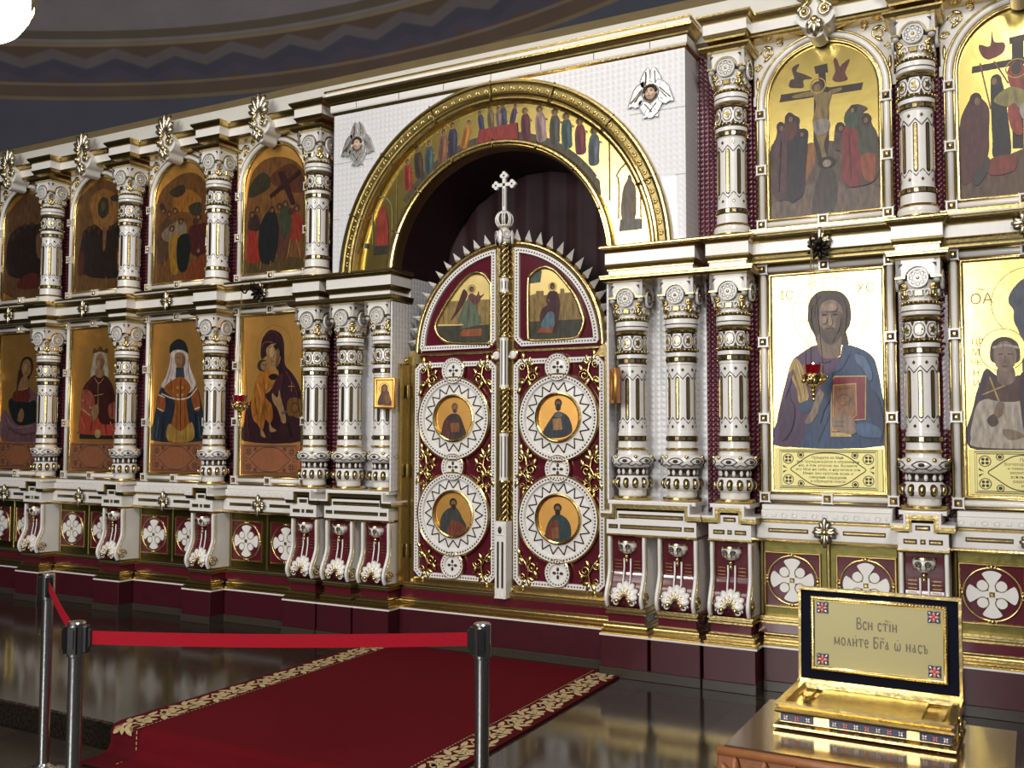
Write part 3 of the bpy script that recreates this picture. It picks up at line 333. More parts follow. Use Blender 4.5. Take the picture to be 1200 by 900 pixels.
PIC['crowd']=[('s',(112,72,34),[(-.332,2.51),(-.13,2.73),(.128,2.764),(.312,2.622),(.427,2.294),(.441,1.734),(-.318,1.763)]),('s',(150,96,36),[(-.125,2.541),(.04,2.628),(.243,2.511),(.137,2.417),(-.047,2.438)]),('s',(56,44,28),[(-.165,2.626),(.002,2.673),(.041,2.602),(-.069,2.561)]),('s',(58,52,32),[(.081,2.463),(.226,2.487),(.247,2.392),(.139,2.377)]),('s',(84,58,40),[(-.302,2.276),(-.195,2.387),(-.118,2.325),(-.148,2.059),(-.239,1.959),(-.308,2.046)]),('s',(132,112,86),[(-.248,2.257),(-.008,2.356),(.073,2.238),(-.039,2.18),(-.189,2.17)]),('s',(76,30,26),[(.102,2.259),(.213,2.29),(.339,2.264),(.364,1.987),(.111,2.046)]),('s',(152,112,36),[(-.155,2.167),(-.031,2.209),(-.027,1.886),(-.118,1.893)]),('s',(24,30,24),[(-.043,2.18),(.111,2.195),(.083,1.903),(-.032,1.913)]),('s',(122,60,26),[(.023,1.815),(.204,1.988),(.347,1.989),(.388,1.738),(.083,1.747)]),('e',(68,44,32),(-.235,2.459,.034,.029)),('e',(68,44,32),(-.159,2.423,.034,.03)),('e',(68,44,32),(-.084,2.442,.033,.029)),('e',(68,44,32),(-.255,2.501,.034,.03)),('e',(68,44,32),(-.007,2.34,.033,.029)),('e',(68,44,32),(.212,2.356,.032,.029)),('e',(68,44,32),(.176,2.32,.033,.03)),('e',(68,44,32),(-.117,2.284,.034,.03)),('e',(68,44,32),(.22,2.052,.032,.029)),('e',(136,98,64),(-.231,2.453,.019,.017)),('e',(136,98,64),(-.155,2.417,.019,.018)),('e',(136,98,64),(-.08,2.436,.018,.018)),('e',(136,98,64),(-.003,2.334,.018,.017)),('e',(136,98,64),(.215,2.351,.018,.017)),('e',(136,98,64),(-.113,2.278,.019,.018)),('e',(136,98,64),(.224,2.047,.018,.017)),('l',(140,104,70),[(-.203,2.01),(-.191,1.942)],.012),('l',(140,104,70),[(-.105,1.888),(-.094,1.84)],.012)]
PIC['oval']=[('s',(106,72,38),[(-.32,2.59),(-.189,2.776),(.06,2.845),(.31,2.716),(.437,2.506),(.462,1.745),(-.309,1.785)]),('s',(140,96,46),[(-.142,2.67),(.042,2.762),(.272,2.636),(.199,2.406),(.081,2.277),(-.07,2.434)]),('s',(42,32,24),[(-.239,2.337),(-.132,2.412),(-.049,2.425),(.078,2.348),(.199,2.406),(.32,2.421),(.424,2.299),(.437,1.912),(-.221,1.964)]),('s',(78,32,26),[(-.287,2.141),(-.208,2.176),(-.216,1.963),(-.289,1.969)]),('s',(140,50,30),[(.259,2.148),(.329,2.17),(.357,1.932),(.276,1.952)]),('s',(120,86,56),[(.055,2.421),(.101,2.416),(.099,2.219),(.064,2.166)]),('e',(54,52,40),(.053,2.579,.079,.103)),('e',(88,70,44),(.053,2.591,.029,.048)),('s',(60,50,34),[(.159,2.677),(.291,2.683),(.272,2.622),(.171,2.631)]),('e',(66,46,32),(-.142,2.391,.032,.028)),('e',(66,46,32),(-.069,2.405,.031,.027)),('e',(66,46,32),(.16,2.368,.03,.027)),('e',(66,46,32),(.23,2.389,.031,.026)),('e',(66,46,32),(-.214,2.349,.031,.027)),('e',(66,46,32),(-.004,2.342,.031,.027)),('l',(130,100,66),[(.115,1.909),(.126,1.838)],.014)]
PIC['gathering']=[('s',(96,66,40),[(-.359,2.54),(-.229,2.732),(-.007,2.838),(.262,2.792),(.447,2.529),(.52,1.817),(-.326,1.861)]),('s',(40,30,24),[(-.282,2.385),(-.127,2.516),(.097,2.522),(.45,2.457),(.491,2.002),(-.241,2.031)]),('s',(110,76,54),[(.169,2.4),(.278,2.418),(.288,2.189),(.189,2.197)]),('s',(84,36,28),[(-.101,1.962),(.075,2.035),(.253,1.992),(.236,1.879),(-.075,1.887)]),('e',(62,44,32),(-.126,2.487,.036,.029)),('e',(62,44,32),(-.014,2.519,.036,.029)),('e',(62,44,32),(.097,2.522,.036,.029)),('e',(62,44,32),(.211,2.453,.035,.029)),('e',(62,44,32),(-.191,2.42,.036,.03))]
PIC['angel']=[('p',(164,136,78),[(-.168,1.258),(-.073,1.425),(.306,1.417),(.307,1.228)]),('p',(70,68,52),[(-.179,1.243),(.309,1.23),(.31,1.088),(-.01,1.102),(-.091,1.127),(-.154,1.177)]),('l',(120,96,56),[(-.113,1.358),(-.112,1.255)],.006),('l',(120,96,56),[(.254,1.404),(.254,1.235)],.006),('p',(166,94,54),[(.039,1.177),(.061,1.205),(.227,1.205),(.218,1.151),(.041,1.154)]),('s',(84,50,44),[(-.047,1.275),(-.004,1.352),(.057,1.495),(.085,1.496),(.099,1.456),(.038,1.358)]),('s',(108,118,94),[(.049,1.212),(.068,1.245),(.016,1.282),(.087,1.414),(.124,1.446),(.178,1.392),(.188,1.323),(.217,1.288),(.208,1.238),(.137,1.223)]),('s',(122,70,64),[(.105,1.446),(.136,1.472),(.177,1.451),(.195,1.485),(.207,1.449),(.246,1.461),(.215,1.43),(.195,1.397),(.156,1.387)]),('o',(170,130,50),(.136,1.503,.031),.005),('e',(84,54,36),(.136,1.503,.021,.022)),('e',(140,104,74),(.142,1.499,.011,.013)),('l',(78,90,72),[(.117,1.395),(.098,1.243)],.007)]
PIC['maiden']=[('p',(160,130,76),[(-.236,1.232),(-.236,1.421),(-.178,1.434),(-.178,1.452),(-.117,1.448),(-.117,1.417),(.011,1.421),(.014,1.455),(.044,1.452),(.048,1.422),(.104,1.422),(.182,1.249),(.194,1.226)]),('p',(70,68,52),[(-.238,1.234),(.194,1.229),(.167,1.131),(.112,1.096),(-.221,1.099),(-.237,1.142)]),('p',(86,96,86),[(-.235,1.508),(-.221,1.56),(-.155,1.602),(-.131,1.594),(-.144,1.512)]),('l',(120,96,56),[(-.192,1.394),(-.192,1.238)],.006),('l',(120,96,56),[(.042,1.37),(.042,1.233)],.006),('l',(120,96,56),[(.113,1.342),(.113,1.237)],.006),('p',(162,90,50),[(-.166,1.153),(-.146,1.187),(-.036,1.186),(-.054,1.144)]),('s',(80,40,42),[(-.143,1.226),(-.137,1.308),(-.09,1.346),(-.098,1.371),(-.083,1.427),(-.056,1.443),(-.009,1.43),(.009,1.364),(.008,1.292),(-.011,1.154),(-.038,1.155),(-.038,1.238),(-.101,1.24)]),('s',(96,122,132),[(-.139,1.193),(-.092,1.281),(-.056,1.297),(-.032,1.27),(-.036,1.187)]),('o',(170,130,50),(-.047,1.472,.03),.005),('e',(64,36,38),(-.047,1.474,.02,.024)),('e',(140,104,74),(-.045,1.467,.01,.013)),('e',(140,104,74),(-.074,1.378,.008,.011)),('l',(56,28,30),[(-.038,1.416),(-.02,1.172)],.006)]
PIC['gospel_a']=[('s',(78,66,62),[(-.107,-.142),(-.095,-.041),(-.039,.027),(.042,.027),(.085,-.053),(.106,-.121),(.055,-.166),(-.056,-.165)]),('s',(112,64,58),[(-.1,-.126),(-.076,-.031),(-.032,-.021),(-.038,-.148)]),('p',(150,98,56),[(-.03,-.036),(.048,-.032),(.049,-.1),(-.026,-.105)]),('e',(120,92,66),(.007,.085,.027,.03)),('e',(150,112,76),(.008,.077,.021,.025)),('e',(88,70,58),(.008,.055,.018,.015))]
PIC['gospel_b']=[('s',(62,66,72),[(-.118,-.095),(-.046,.01),(-.012,.04),(.032,.034),(.081,-.001),(.108,-.09),(.064,-.13),(-.024,-.145),(-.101,-.13)]),('p',(176,134,84),[(-.046,-.01),(.021,-.003),(.034,-.085),(-.04,-.09)]),('s',(112,120,116),[(-.034,.01),(-.001,.039),(.032,.019),(.01,.0)]),('e',(54,42,36),(-.001,.101,.028,.032)),('e',(140,108,78),(-.002,.097,.017,.022)),('e',(50,40,36),(-.001,.071,.02,.026))]
PIC['gospel_c']=[('s',(74,76,72),[(-.119,-.105),(-.099,-.012),(-.04,.041),(.029,.044),(.079,-.029),(.114,-.094),(.05,-.147),(-.058,-.153)]),('s',(132,72,52),[(-.019,-.05),(.049,-.056),(.102,-.095),(.05,-.15),(-.049,-.144)]),('e',(66,46,36),(-.002,.084,.033,.034)),('e',(144,108,76),(.0,.078,.021,.023)),('e',(60,44,36),(.002,.054,.019,.02))]
PIC['gospel_d']=[('s',(56,78,76),[(-.102,-.124),(-.079,-.028),(-.026,.03),(.036,.024),(.088,-.029),(.095,-.122),(.036,-.164),(-.052,-.169)]),('s',(136,60,46),[(-.091,-.1),(-.052,-.019),(-.003,-.017),(-.017,-.128),(-.07,-.146)]),('p',(150,96,60),[(-.052,-.066),(.004,-.056),(.008,-.13),(-.043,-.139)]),('e',(50,38,32),(-.006,.078,.031,.031)),('e',(144,108,76),(-.006,.071,.019,.022)),('e',(48,36,32),(-.005,.046,.02,.022))]
PIC['arch']=[('s',(116,98,80),[(.978,1.858),(.984,2.042),(1.018,2.117),(1.025,2.146),(1.044,2.144),(1.05,2.113),(1.078,2.043),(1.07,1.848)]),('p',(112,106,96),[(.958,1.775),(.966,1.856),(1.12,1.848),(1.119,1.777)]),('e',(140,52,44),(.925,2.376,.02,.018)),('l',(120,92,40),[(.89,2.449),(.892,1.992)],.008),('l',(110,96,70),[(.955,1.863),(.956,2.118),(.941,2.151),(.974,2.202),(1.031,2.236),(1.095,2.186),(1.126,2.133),(1.113,2.105),(1.112,1.852)],.008),('o',(110,96,70),(1.178,1.869,.025),.008),('l',(110,96,70),[(1.175,1.84),(1.174,1.78)],.006),('l',(150,110,50),[(1.144,1.927),(1.175,1.989)],.006),('s',(156,58,42),[(-1.031,1.848),(-1.022,2.071),(-1.004,2.135),(-.965,2.164),(-.932,2.083),(-.915,1.95),(-.935,1.839)]),('p',(58,56,42),[(-1.059,1.798),(-1.055,1.863),(-.906,1.858),(-.905,1.797)]),('l',(150,140,90),[(-1.063,1.877),(-1.066,2.142),(-1.032,2.216),(-.966,2.236),(-.907,2.19),(-.885,2.122),(-.882,1.86)],.012),('l',(150,140,80),[(-.843,2.357),(-.845,1.835)],.006),('e',(66,80,100),(-1.122,1.872,.019,.02)),('p',(150,50,44),[(-.139,2.514),(-.126,2.627),(.19,2.632),(.2,2.508)])]
PIC['FIG']=[(-.738,2.266,-.752,2.489,(160,56,42)),(-.638,2.344,-.663,2.575,(72,56,44)),(-.555,2.372,-.557,2.605,(72,92,92)),(-.443,2.441,-.429,2.669,(140,92,70)),(-.35,2.466,-.352,2.709,(60,56,78)),(-.259,2.517,-.209,2.706,(186,120,44)),(-.101,2.626,-.123,2.761,(54,64,92)),(-.023,2.627,-.037,2.785,(120,100,70)),(.041,2.629,.033,2.767,(128,106,96)),(.082,2.635,.068,2.786,(66,72,100)),(.145,2.632,.172,2.763,(76,56,84)),(.261,2.504,.247,2.72,(104,40,52)),(.382,2.474,.362,2.714,(168,136,134)),(.482,2.441,.482,2.676,(84,80,70)),(.579,2.397,.567,2.632,(66,88,84)),(.682,2.341,.67,2.58,(120,42,46)),(.777,2.252,.778,2.498,(84,96,106))]
PIC['OUTL']=[(-.178,1.241),(-.154,1.179),(-.096,1.129),(-.01,1.104),(.293,1.089),(.307,1.102),(.306,1.484),(.292,1.544),(.248,1.598),(.184,1.62),(.116,1.607),(.037,1.546),(-.063,1.433),(-.138,1.325)]
PIC['OUTR']=[(-.237,1.142),(-.217,1.1),(-.101,1.093),(.112,1.097),(.165,1.131),(.195,1.201),(.189,1.249),(.13,1.397),(.034,1.524),(-.029,1.586),(-.101,1.616),(-.165,1.605),(-.218,1.568),(-.238,1.512)]
# ------------------------------------------------------------------ the room: lower floor, raised step, round wall, painted dome
A_, S_, W = 1.0065, .3431, 1.1            # column spacing of the screen
XR = A_ + 2 * S_                          # first single column
MID = XR + W / 2                          # middle of the first bay
CX, CY = -3.75, -5.88                     # axis of the round church hall
g = MB(); g.add([(CX + 10.4 * math.cos(2 * PI * i / 64), CY + 10.4 * math.sin(2 * PI * i / 64), 0) for i in range(64)], [tuple(range(64))])
tag(g.build('floor', FLOORLOW), kind='structure')
g = MB(); g.box(-11.2, 4.3, -2.4, .9, .0005, PLAT, 0, .012)
tag(g.build('floor.001', FLOOR), kind='structure')
def dome_mat():
    m = bpy.data.materials.new('painted_plaster'); m.use_nodes = True; nt = m.node_tree; b = nt.nodes['Principled BSDF']; N = nt.nodes.new; L = nt.links.new
    tc = N('ShaderNodeTexCoord'); sp = N('ShaderNodeSeparateXYZ'); L(tc.outputs['Object'], sp.inputs[0])
    def M_(op, a, b_=None):
        q = N('ShaderNodeMath'); q.operation = op
        for i, v in enumerate((a, b_)):
            if v is None: continue
            if isinstance(v, (int, float)): q.inputs[i].default_value = v
            else: L(v, q.inputs[i])
        return q.outputs[0]
    ang = M_('ARCTAN2', sp.outputs['Y'], sp.outputs['X']); z = sp.outputs['Z']
    tri = M_('PINGPONG', M_('ADD', M_('MULTIPLY', ang, 11.2), 100), .5)             # 0 .. .5
    zz = M_('SUBTRACT', z, M_('MULTIPLY', tri, .26))
    no = N('ShaderNodeTexNoise'); no.inputs['Scale'].default_value = 2.2; no.inputs['Detail'].default_value = 5; L(tc.outputs['Object'], no.inputs['Vector'])
    def over(base, src, lo, hi, col, soft=.012):
        a = N('ShaderNodeMapRange'); a.interpolation_type = 'SMOOTHSTEP'; a.inputs['From Min'].default_value = lo - soft; a.inputs['From Max'].default_value = lo + soft; L(src, a.inputs['Value'])
        c = N('ShaderNodeMapRange'); c.interpolation_type = 'SMOOTHSTEP'; c.inputs['From Min'].default_value = hi - soft; c.inputs['From Max'].default_value = hi + soft; c.inputs['To Min'].default_value = 1; c.inputs['To Max'].default_value = 0; L(src, c.inputs['Value'])
        f = M_('MULTIPLY', a.outputs[0], c.outputs[0])
        mx = N('ShaderNodeMix'); mx.data_type = 'RGBA'; L(f, mx.inputs['Factor'])
        if isinstance(base, tuple): mx.inputs['A'].default_value = base
        else: L(base, mx.inputs['A'])
        mx.inputs['B'].default_value = col
        return mx.outputs['Result']
    c = rgb(132, 124, 126)                                                       # dome above
    c = over(c, z, -1, H + 5.2, rgb(78, 80, 92))                                 # wall under the frieze
    c = over(c, z, H + 5.2, H + 5.92, rgb(94, 76, 62))
    c = over(c, zz, H + 5.36, H + 5.47, rgb(82, 76, 92), .03)
    c = over(c, zz, H + 5.47, H + 5.60, rgb(74, 72, 86), .02)
    c = over(c, zz, H + 5.60, H + 5.72, rgb(106, 98, 98), .02)
    c = over(c, z, H + 5.19, H + 5.24, rgb(120, 104, 78)); c = over(c, z, H + 5.39, H + 5.43, rgb(124, 106, 82))
    c = over(c, z, H + 5.87, H + 5.92, rgb(136, 120, 92)); c = over(c, z, H + 5.96, H + 6.06, rgb(96, 88, 72))
    mx = N('ShaderNodeMix'); mx.data_type = 'RGBA'; mx.blend_type = 'MULTIPLY'; mx.inputs['Factor'].default_value = .35; L(c, mx.inputs['A']); L(no.outputs['Fac'], mx.inputs['B'])
    # one brushed red ribbon of the mural above the frieze
    rz = M_('SUBTRACT', M_('SUBTRACT', z, H + 6.55), M_('MULTIPLY', M_('ADD', ang, -1.98), 1.2))
    fr = M_('MULTIPLY', M_('LESS_THAN', M_('ABSOLUTE', M_('ADD', rz, M_('MULTIPLY', no.outputs['Fac'], .08))), .06), M_('LESS_THAN', M_('ABSOLUTE', M_('ADD', ang, -2.02)), .05))
    m2 = N('ShaderNodeMix'); m2.data_type = 'RGBA'; L(fr, m2.inputs['Factor']); L(mx.outputs['Result'], m2.inputs['A']); m2.inputs['B'].default_value = rgb(110, 58, 64)
    L(m2.outputs['Result'], b.inputs['Base Color']); b.inputs['Roughness'].default_value = .8
    return m
PLASTER = dome_mat()
g = MB(); g.lathe([(10.1, 0), (10.1, 4.4 + H), (10.02, 5.2 + H), (9.98, 5.43 + H), (9.75, 5.92 + H)], 96)
tag(g.build('wall_round', PLASTER, None, (CX, CY, 0)), kind='structure')
g = MB(); g.lathe([(9.75, 5.92 + H), (9.4, 6.6 + H), (8.5, 7.7 + H), (6.8, 8.7 + H), (4.2, 9.4 + H), (0.001, 9.7 + H)], 96)
tag(g.build('ceiling', PLASTER, None, (CX, CY, 0)), kind='structure')

# backing wall of the screen: maroon bossed tile left and right of the door opening
g = MB()
for x0, x1 in ((-11.4, -.928), (.928, 4.25)): g.box(x0, x1, .13, .24, PLAT, 3.1 + H)
tag(g.build('wall_back', BEAD), kind='structure')
g = MB(); g.box(-11.4, 4.25, .03, .30, 3.0 + H, 3.25 + H)
tag(g.build('trim_1', mat('white_cornice_paint', rgb(198, 194, 184), 0, .5, .05, 10, .06)), kind='structure')
g = MB(); g.add([(-11.4, .10, 3.25 + H), (4.25, .10, 3.25 + H), (4.25, .30, 3.44 + H), (-11.4, .30, 3.44 + H), (-11.4, .36, 3.25 + H), (4.25, .36, 3.25 + H)], [(0, 1, 2, 3), (3, 2, 5, 4), (0, 3, 4), (1, 5, 2)])
tag(g.build('trim_2', mat('olive_plaster', rgb(116, 100, 66), 0, .7, .1, 8, .2)), kind='structure')
# deep niche of the doorway: white side walls, lacquered vault
g = MB()
for s in (-1, 1):
    a_, b_ = sorted((s * .871, s * .93)); g.box(a_, b_, .131, .56, PLAT, 1.64 + H)
    a_, b_ = sorted((s * .871, s * .885)); g.box(a_, b_, -.11, .131, H, 1.428 + H)
tag(g.build('wall_niche', WTILE), kind='structure')
g = MB()
o_ = ell(0, 1.6 + H, .92, .92, 41, 0, PI); i_ = ell(0, 1.6 + H, .876, .876, 41, 0, PI)
g.band(o_, i_, .004, .60, 0, False)
tag(g.build('ceiling_niche', SOFF), kind='structure')

# ------------------------------------------------------------------ columns
LOW_PARTS = {}
def cyl_poly(mb, poly, th0, r, t, m):
    """small ornament wrapped on a column: poly in (arc length, z)"""
    n = len(poly); vs = []
    for rr in (r - .001, r + t):
        vs += [(rr * math.sin(th0 + a / r), -rr * math.cos(th0 + a / r), z) for a, z in poly]
    mb.add(vs, [tuple(range(n, 2 * n))] + [(i, (i + 1) % n, n + (i + 1) % n, n + i) for i in range(n)], m)
def capsule(w, z0, z1, k=4):
    r = w / 2
    return [(r * math.cos(PI * i / k), z1 - r + r * math.sin(PI * i / k)) for i in range(k + 1)] + [(-r * math.cos(PI * i / k), z0 + r - r * math.sin(PI * i / k)) for i in range(k + 1)]
def diamond(c, z, w, h): return [(c - w, z), (c, z - h), (c + w, z), (c, z + h)]
def inlay(z0, z1, r):
    mb = MB()
    for k in range(8):
        th = k * PI / 4
        cyl_poly(mb, capsule(.026, z0 + .075, z1 - .075), th, r, .0015, 1)
        cyl_poly(mb, capsule(.014, z0 + .085, z1 - .085), th, r, .0035, 0)
        for zc, s in ((z1 - .075, 1), (z0 + .075, -1)):           # pointed line over each slot, stud between
            for q in (-1, 1):
                cyl_poly(mb, [(0, zc + s * .026), (q * .034, zc - s * .012), (q * .034, zc - s * .020), (0, zc + s * .018)], th, r, .0016, 1)
            cyl_poly(mb, diamond(0, zc + s * .042, .010, .012), th + PI / 8, r, .0018, 1)
            cyl_poly(mb, diamond(0, zc + s * .042, .006, .008), th + PI / 8, r, .005, 0)
    return mb
def stud_band(r, h):
    mb = MB(); mb.lathe([(r, 0), (r, h)], 24, 1)
    for k in range(16): cyl_poly(mb, [(-.011, .006), (.011, .006), (.011, h - .006), (-.011, h - .006)], k * PI / 8, r, .005, 0)
    return mb
def necking(r, h):
    mb = MB(); mb.lathe([(r, 0), (r, h)], 24, 0)
    for k in range(8):
        th = k * PI / 4
        pts = ell(0, h / 2, .031, .040, 14); cyl_poly(mb, pts, th, r, .003, 2); cyl_poly(mb, ell(0, h / 2, .026, .035, 12), th, r, .0045, 0)
        st = [(.022 * (1 if i % 2 == 0 else .5) * math.cos(i * PI / 5), h / 2 + .028 * (1 if i % 2 == 0 else .5) * math.sin(i * PI / 5)) for i in range(10)]
        cyl_poly(mb, st, th, r, .009, 1)
        for s in (-1, 1): cyl_poly(mb, [(-.010, h / 2 + s * .046), (.010, h / 2 + s * .046), (0, h / 2 + s * .022)], th + PI / 8, r, .004, 2)
    return mb
def medallion_mesh(R=.058):
    mb = MB(); M = Matrix.Rotation(PI / 2, 4, 'X')
    mb.lathe([(.0001, .012, 0), (R * .80, .012, 0), (R * .84, .016, 0), (R * .95, .016, 0), (R, .008, 0), (R, 0, 0)], 24, 0, True, M)
    for k in range(8):
        a = k * PI / 4
        mb.tube([(.045 * R / .058 * .75 * math.cos(a) + .010 * math.cos(t), -.0135, .045 * R / .058 * .75 * math.sin(a) + .010 * math.sin(t)) for t in [q * PI / 4 for q in range(8)]], .0016, 4, 1, True)
    mb.tube([(R * .82 * math.cos(t), -.0135, R * .82 * math.sin(t)) for t in [q * PI / 12 for q in range(24)]], .0014, 4, 1, True)
    return mb
def bossm(r=.010):
    return MB().ball((0, -.014, 0), r, .008, r, 10, 6)
def abacus_mesh():
    """square block with an arched recess on each face, corner dots, gold edge"""
    mb = MB(); hw = .118; z0, z1 = 0, .107
    arc = ell(0, .0, .068, .068, 13, 0, PI)
    poly = [(hw, z0), (hw, z1), (-hw, z1), (-hw, z0)] + arc[::-1]
    arc2 = ell(0, .0, .061, .061, 13, 0, PI)
    for k in range(4):
        R = Matrix.Rotation(k * PI / 2, 4, 'Z')
        mb.prism(poly, -hw, -hw + .03, 0, R)
        mb.band(ell(0, 0, .076, .076, 13, 0, PI), ell(0, 0, .070, .070, 13, 0, PI), -hw - .004, -hw, 1, False) if k == 0 else None
        if k:
            t = MB(); t.band(ell(0, 0, .076, .076, 13, 0, PI), ell(0, 0, .070, .070, 13, 0, PI), -hw - .004, -hw, 1, False)
            mb.add(t.v, t.f, 1, False, R)
        for s in (-1, 1):
            mb.prism([(s * .100, z0 + .086), (s * .076, z0 + .086), (s * .100, z0 + .058)], -hw - .002, -hw, 2, R)
            mb.box(min(s * .078, s * hw), max(s * .078, s * hw), -hw - .004, -hw, z0, z0 + .010, 1, 0, R)
            mb.tube([(s * .098, -.098, z0 - .002), (s * .098, -.098, z0 - .018), (s * .098, -.098, z0 - .03)], [.018, .022, .006], 8, 0, False, True, 1, R)
    mb.box(-hw + .02, hw - .02, -hw + .02, hw - .02, z0 + .02, z1, 0)
    return mb
def bell_mesh():
    mb = MB(); mb.lathe([(.094, 0), (.092, .02), (.098, .07), (.112, .12)], 24, 0)
    for k in range(4):
        R = Matrix.Rotation(k * PI / 2, 4, 'Z')
        # gilded bracket under the medallion and a pair of volutes each side
        mb.box(-.022, .022, -.108, -.085, .028, .062, 1, .004, R); mb.box(-.034, .034, -.110, -.085, .060, .068, 0, .002, R)
        for s in (-1, 1):
            pts = [(s * (.045 + (.021 - .0018 * t) * math.cos(t * .7)), -.103, .045 + (.026 - .002 * t) * math.sin(t * .7)) for t in range(11)]
            mb.tube(pts, .0055, 5, 0, False, True, 1, R)
            pts = [(s * (.078 + .012 * math.cos(t * .8)), -.092, .085 + .016 * math.sin(t * .8)) for t in range(8)]
            mb.tube(pts, .006, 5, 1, False, True, 1, R)
        R2 = Matrix.Rotation(k * PI / 2 + PI / 4, 4, 'Z')
        for a, l in ((PI / 2, .072), (PI / 2 - .6, .052), (PI / 2 + .6, .052)): mb.petal(0, -.104, .012, a, l, .024, .012, 1, None, R2)
        mb.ball((0, -.112, .088), .020, .016, .016, 8, 6, 1, R2)
    return mb
def beads(r, n, s):
    mb = MB(); mb.lathe([(r - .006, -.008), (r - .002, 0), (r - .006, .008)], 24, 1)
    for k in range(n): mb.ball((r * math.cos(2 * PI * k / n), r * math.sin(2 * PI * k / n), 0), s, s, s, 6, 4, 0)
    return mb
PR = {}
def pr(key, mb, mats): PR[key] = mb.build(key, mats).data; bpy.data.objects.remove(bpy.data.objects[key]); return PR[key]
pr('gold_ring', MB().lathe([(.094, -.011), (.104, -.008), (.109, 0), (.104, .008), (.094, .011)], 28), GOLD)
pr('stud_band', stud_band(.099, .034), [GOLD, DARK])
pr('necking', necking(.093, .094), [WHITE, GOLD, DARK])
pr('medallion', medallion_mesh(), [WHITE, DARK]); pr('boss', bossm(), GOLD)
pr('abacus', abacus_mesh(), [WHITE, GOLD, DARK]); pr('bell', bell_mesh(), [WHITE, GOLD])
pr('bead_ring', beads(.106, 24, .0085), [GOLD, OLDGOLD])
g = MB(); g.lathe([(.094, 0), (.106, .004), (.108, .022, 0), (.109, .024, 1), (.109, .029, 1), (.108, .031, 0), (.106, .058), (.094, .062)], 28)
pr('collar', g, [WHITE, DARK])
pr('collar_band', MB().lathe([(.088, 0), (.101, .003), (.102, .026), (.09, .03)], 28), WHITE)
pr('base_ring', MB().lathe([(.08, 0), (.124, .001), (.129, .012), (.122, .024), (.1, .028)], 28), GOLD)
def upper_group(t, z0):
    """everything from the upper stud band to the abacus"""
    link('stud_band', PR['stud_band'], t, (0, 0, z0)); link('collar_band', PR['collar_band'], t, (0, 0, z0 + .034))
    link('bead_ring', PR['bead_ring'], t, (0, 0, z0 + .078)); link('necking', PR['necking'], t, (0, 0, z0 + .090))
    link('gold_ring', PR['gold_ring'], t, (0, 0, z0 + .204)); link('collar', PR['collar'], t, (0, 0, z0 + .220)); link('bead_ring', PR['bead_ring'], t, (0, 0, z0 + .294))
    link('capital_bell', PR['bell'], t, (0, 0, z0 + .300)); link('abacus', PR['abacus'], t, (0, 0, z0 + .430))
    for k in (0, 1, 3):
        a = k * PI / 2
        md = link('medallion', PR['medallion'], t, (.112 * math.sin(a), -.112 * math.cos(a), z0 + .430), (0, 0, a)); link('boss', PR['boss'], md)
def lower_column(label, x, group):
    t = thing('column', label, 'column', (x, 0, H), 0, group)
    link('base_ring', PR['base_ring'], t)
    g = MB(); g.lathe([(.092, .026), (.092, .064), (.100, .070), (.117, .088), (.125, .108), (.118, .130), (.104, .152), (.098, .158)], 28)
    for k in range(12):
        th = k * PI / 6
        g.ball((.114 * math.sin(th), -.114 * math.cos(th), .112), .023, .023, .036, 8, 6, 2); g.ball((.124 * math.sin(th), -.124 * math.cos(th), .111), .017, .017, .027, 8, 6, 1)
    g.build('gadrooned_cup', [WHITE, GOLD, DARK], t)
    g = MB(); g.lathe([(.096, .156), (.089, .180), (.098, .210)], 28, 0)
    for k in range(12): g.ball((.091 * math.sin(k * PI / 6 + .2), -.091 * math.cos(k * PI / 6 + .2), .183), .012, .010, .021, 8, 6, 1)
    g.build('waist', [DARK, WHITE], t)
    g = MB(); g.lathe([(.098, .208), (.118, .216), (.136, .236), (.141, .256), (.135, .275), (.118, .290), (.098, .298), (.096, .322)], 32)
    for k in range(6):
        th = k * PI / 3
        for q in (0, PI):
            pts = [(a * .052, .256 + s_ * .022) for a, s_ in ((-1, 0), (-.5, .8), (0, 1), (.5, .8), (1, 0))] if q == 0 else [(a * .052, .256 - s_ * .022) for a, s_ in ((-1, 0), (-.5, .8), (0, 1), (.5, .8), (1, 0))]
            g.tube([((.143 - 8 * (z - .256) ** 2) * math.sin(th + a / .14), -(.143 - 8 * (z - .256) ** 2) * math.cos(th + a / .14), z) for a, z in pts], .0028, 4, 2)
        g.ball((.141 * math.sin(th), -.141 * math.cos(th), .256), .018, .010, .011, 8, 6, 2, None, 0)
        z_ = [(-.05, .236), (-.025, .222), (0, .238), (.025, .222), (.05, .236)]
        g.tube([(.1375 * math.sin(th + PI / 6 + a / .13), -.1375 * math.cos(th + PI / 6 + a / .13), z) for a, z in z_], .0028, 4, 2)
        g.ball((.134 * math.sin(th + PI / 6), -.134 * math.cos(th + PI / 6), .282), .013, .013, .013, 8, 6, 1)
    g.build('bulb', [WHITE, GOLD, DARK], t)
    link('gold_ring', PR['gold_ring'], t, (0, 0, .332))
    g = MB(); g.lathe([(.095, .34), (.094, .384), (.094, .44), (.0895, .442), (.087, .66), (.0885, .872), (.093, .876), (.093, .892)], 32)
    g.build('shaft', WHITE, t)
    link('stud_band', PR['stud_band'], t, (0, 0, .384)); inlay(.444, .874, .0885).build('shaft_inlay', [GOLD, DARK], t)
    upper_group(t, .892)
    return t
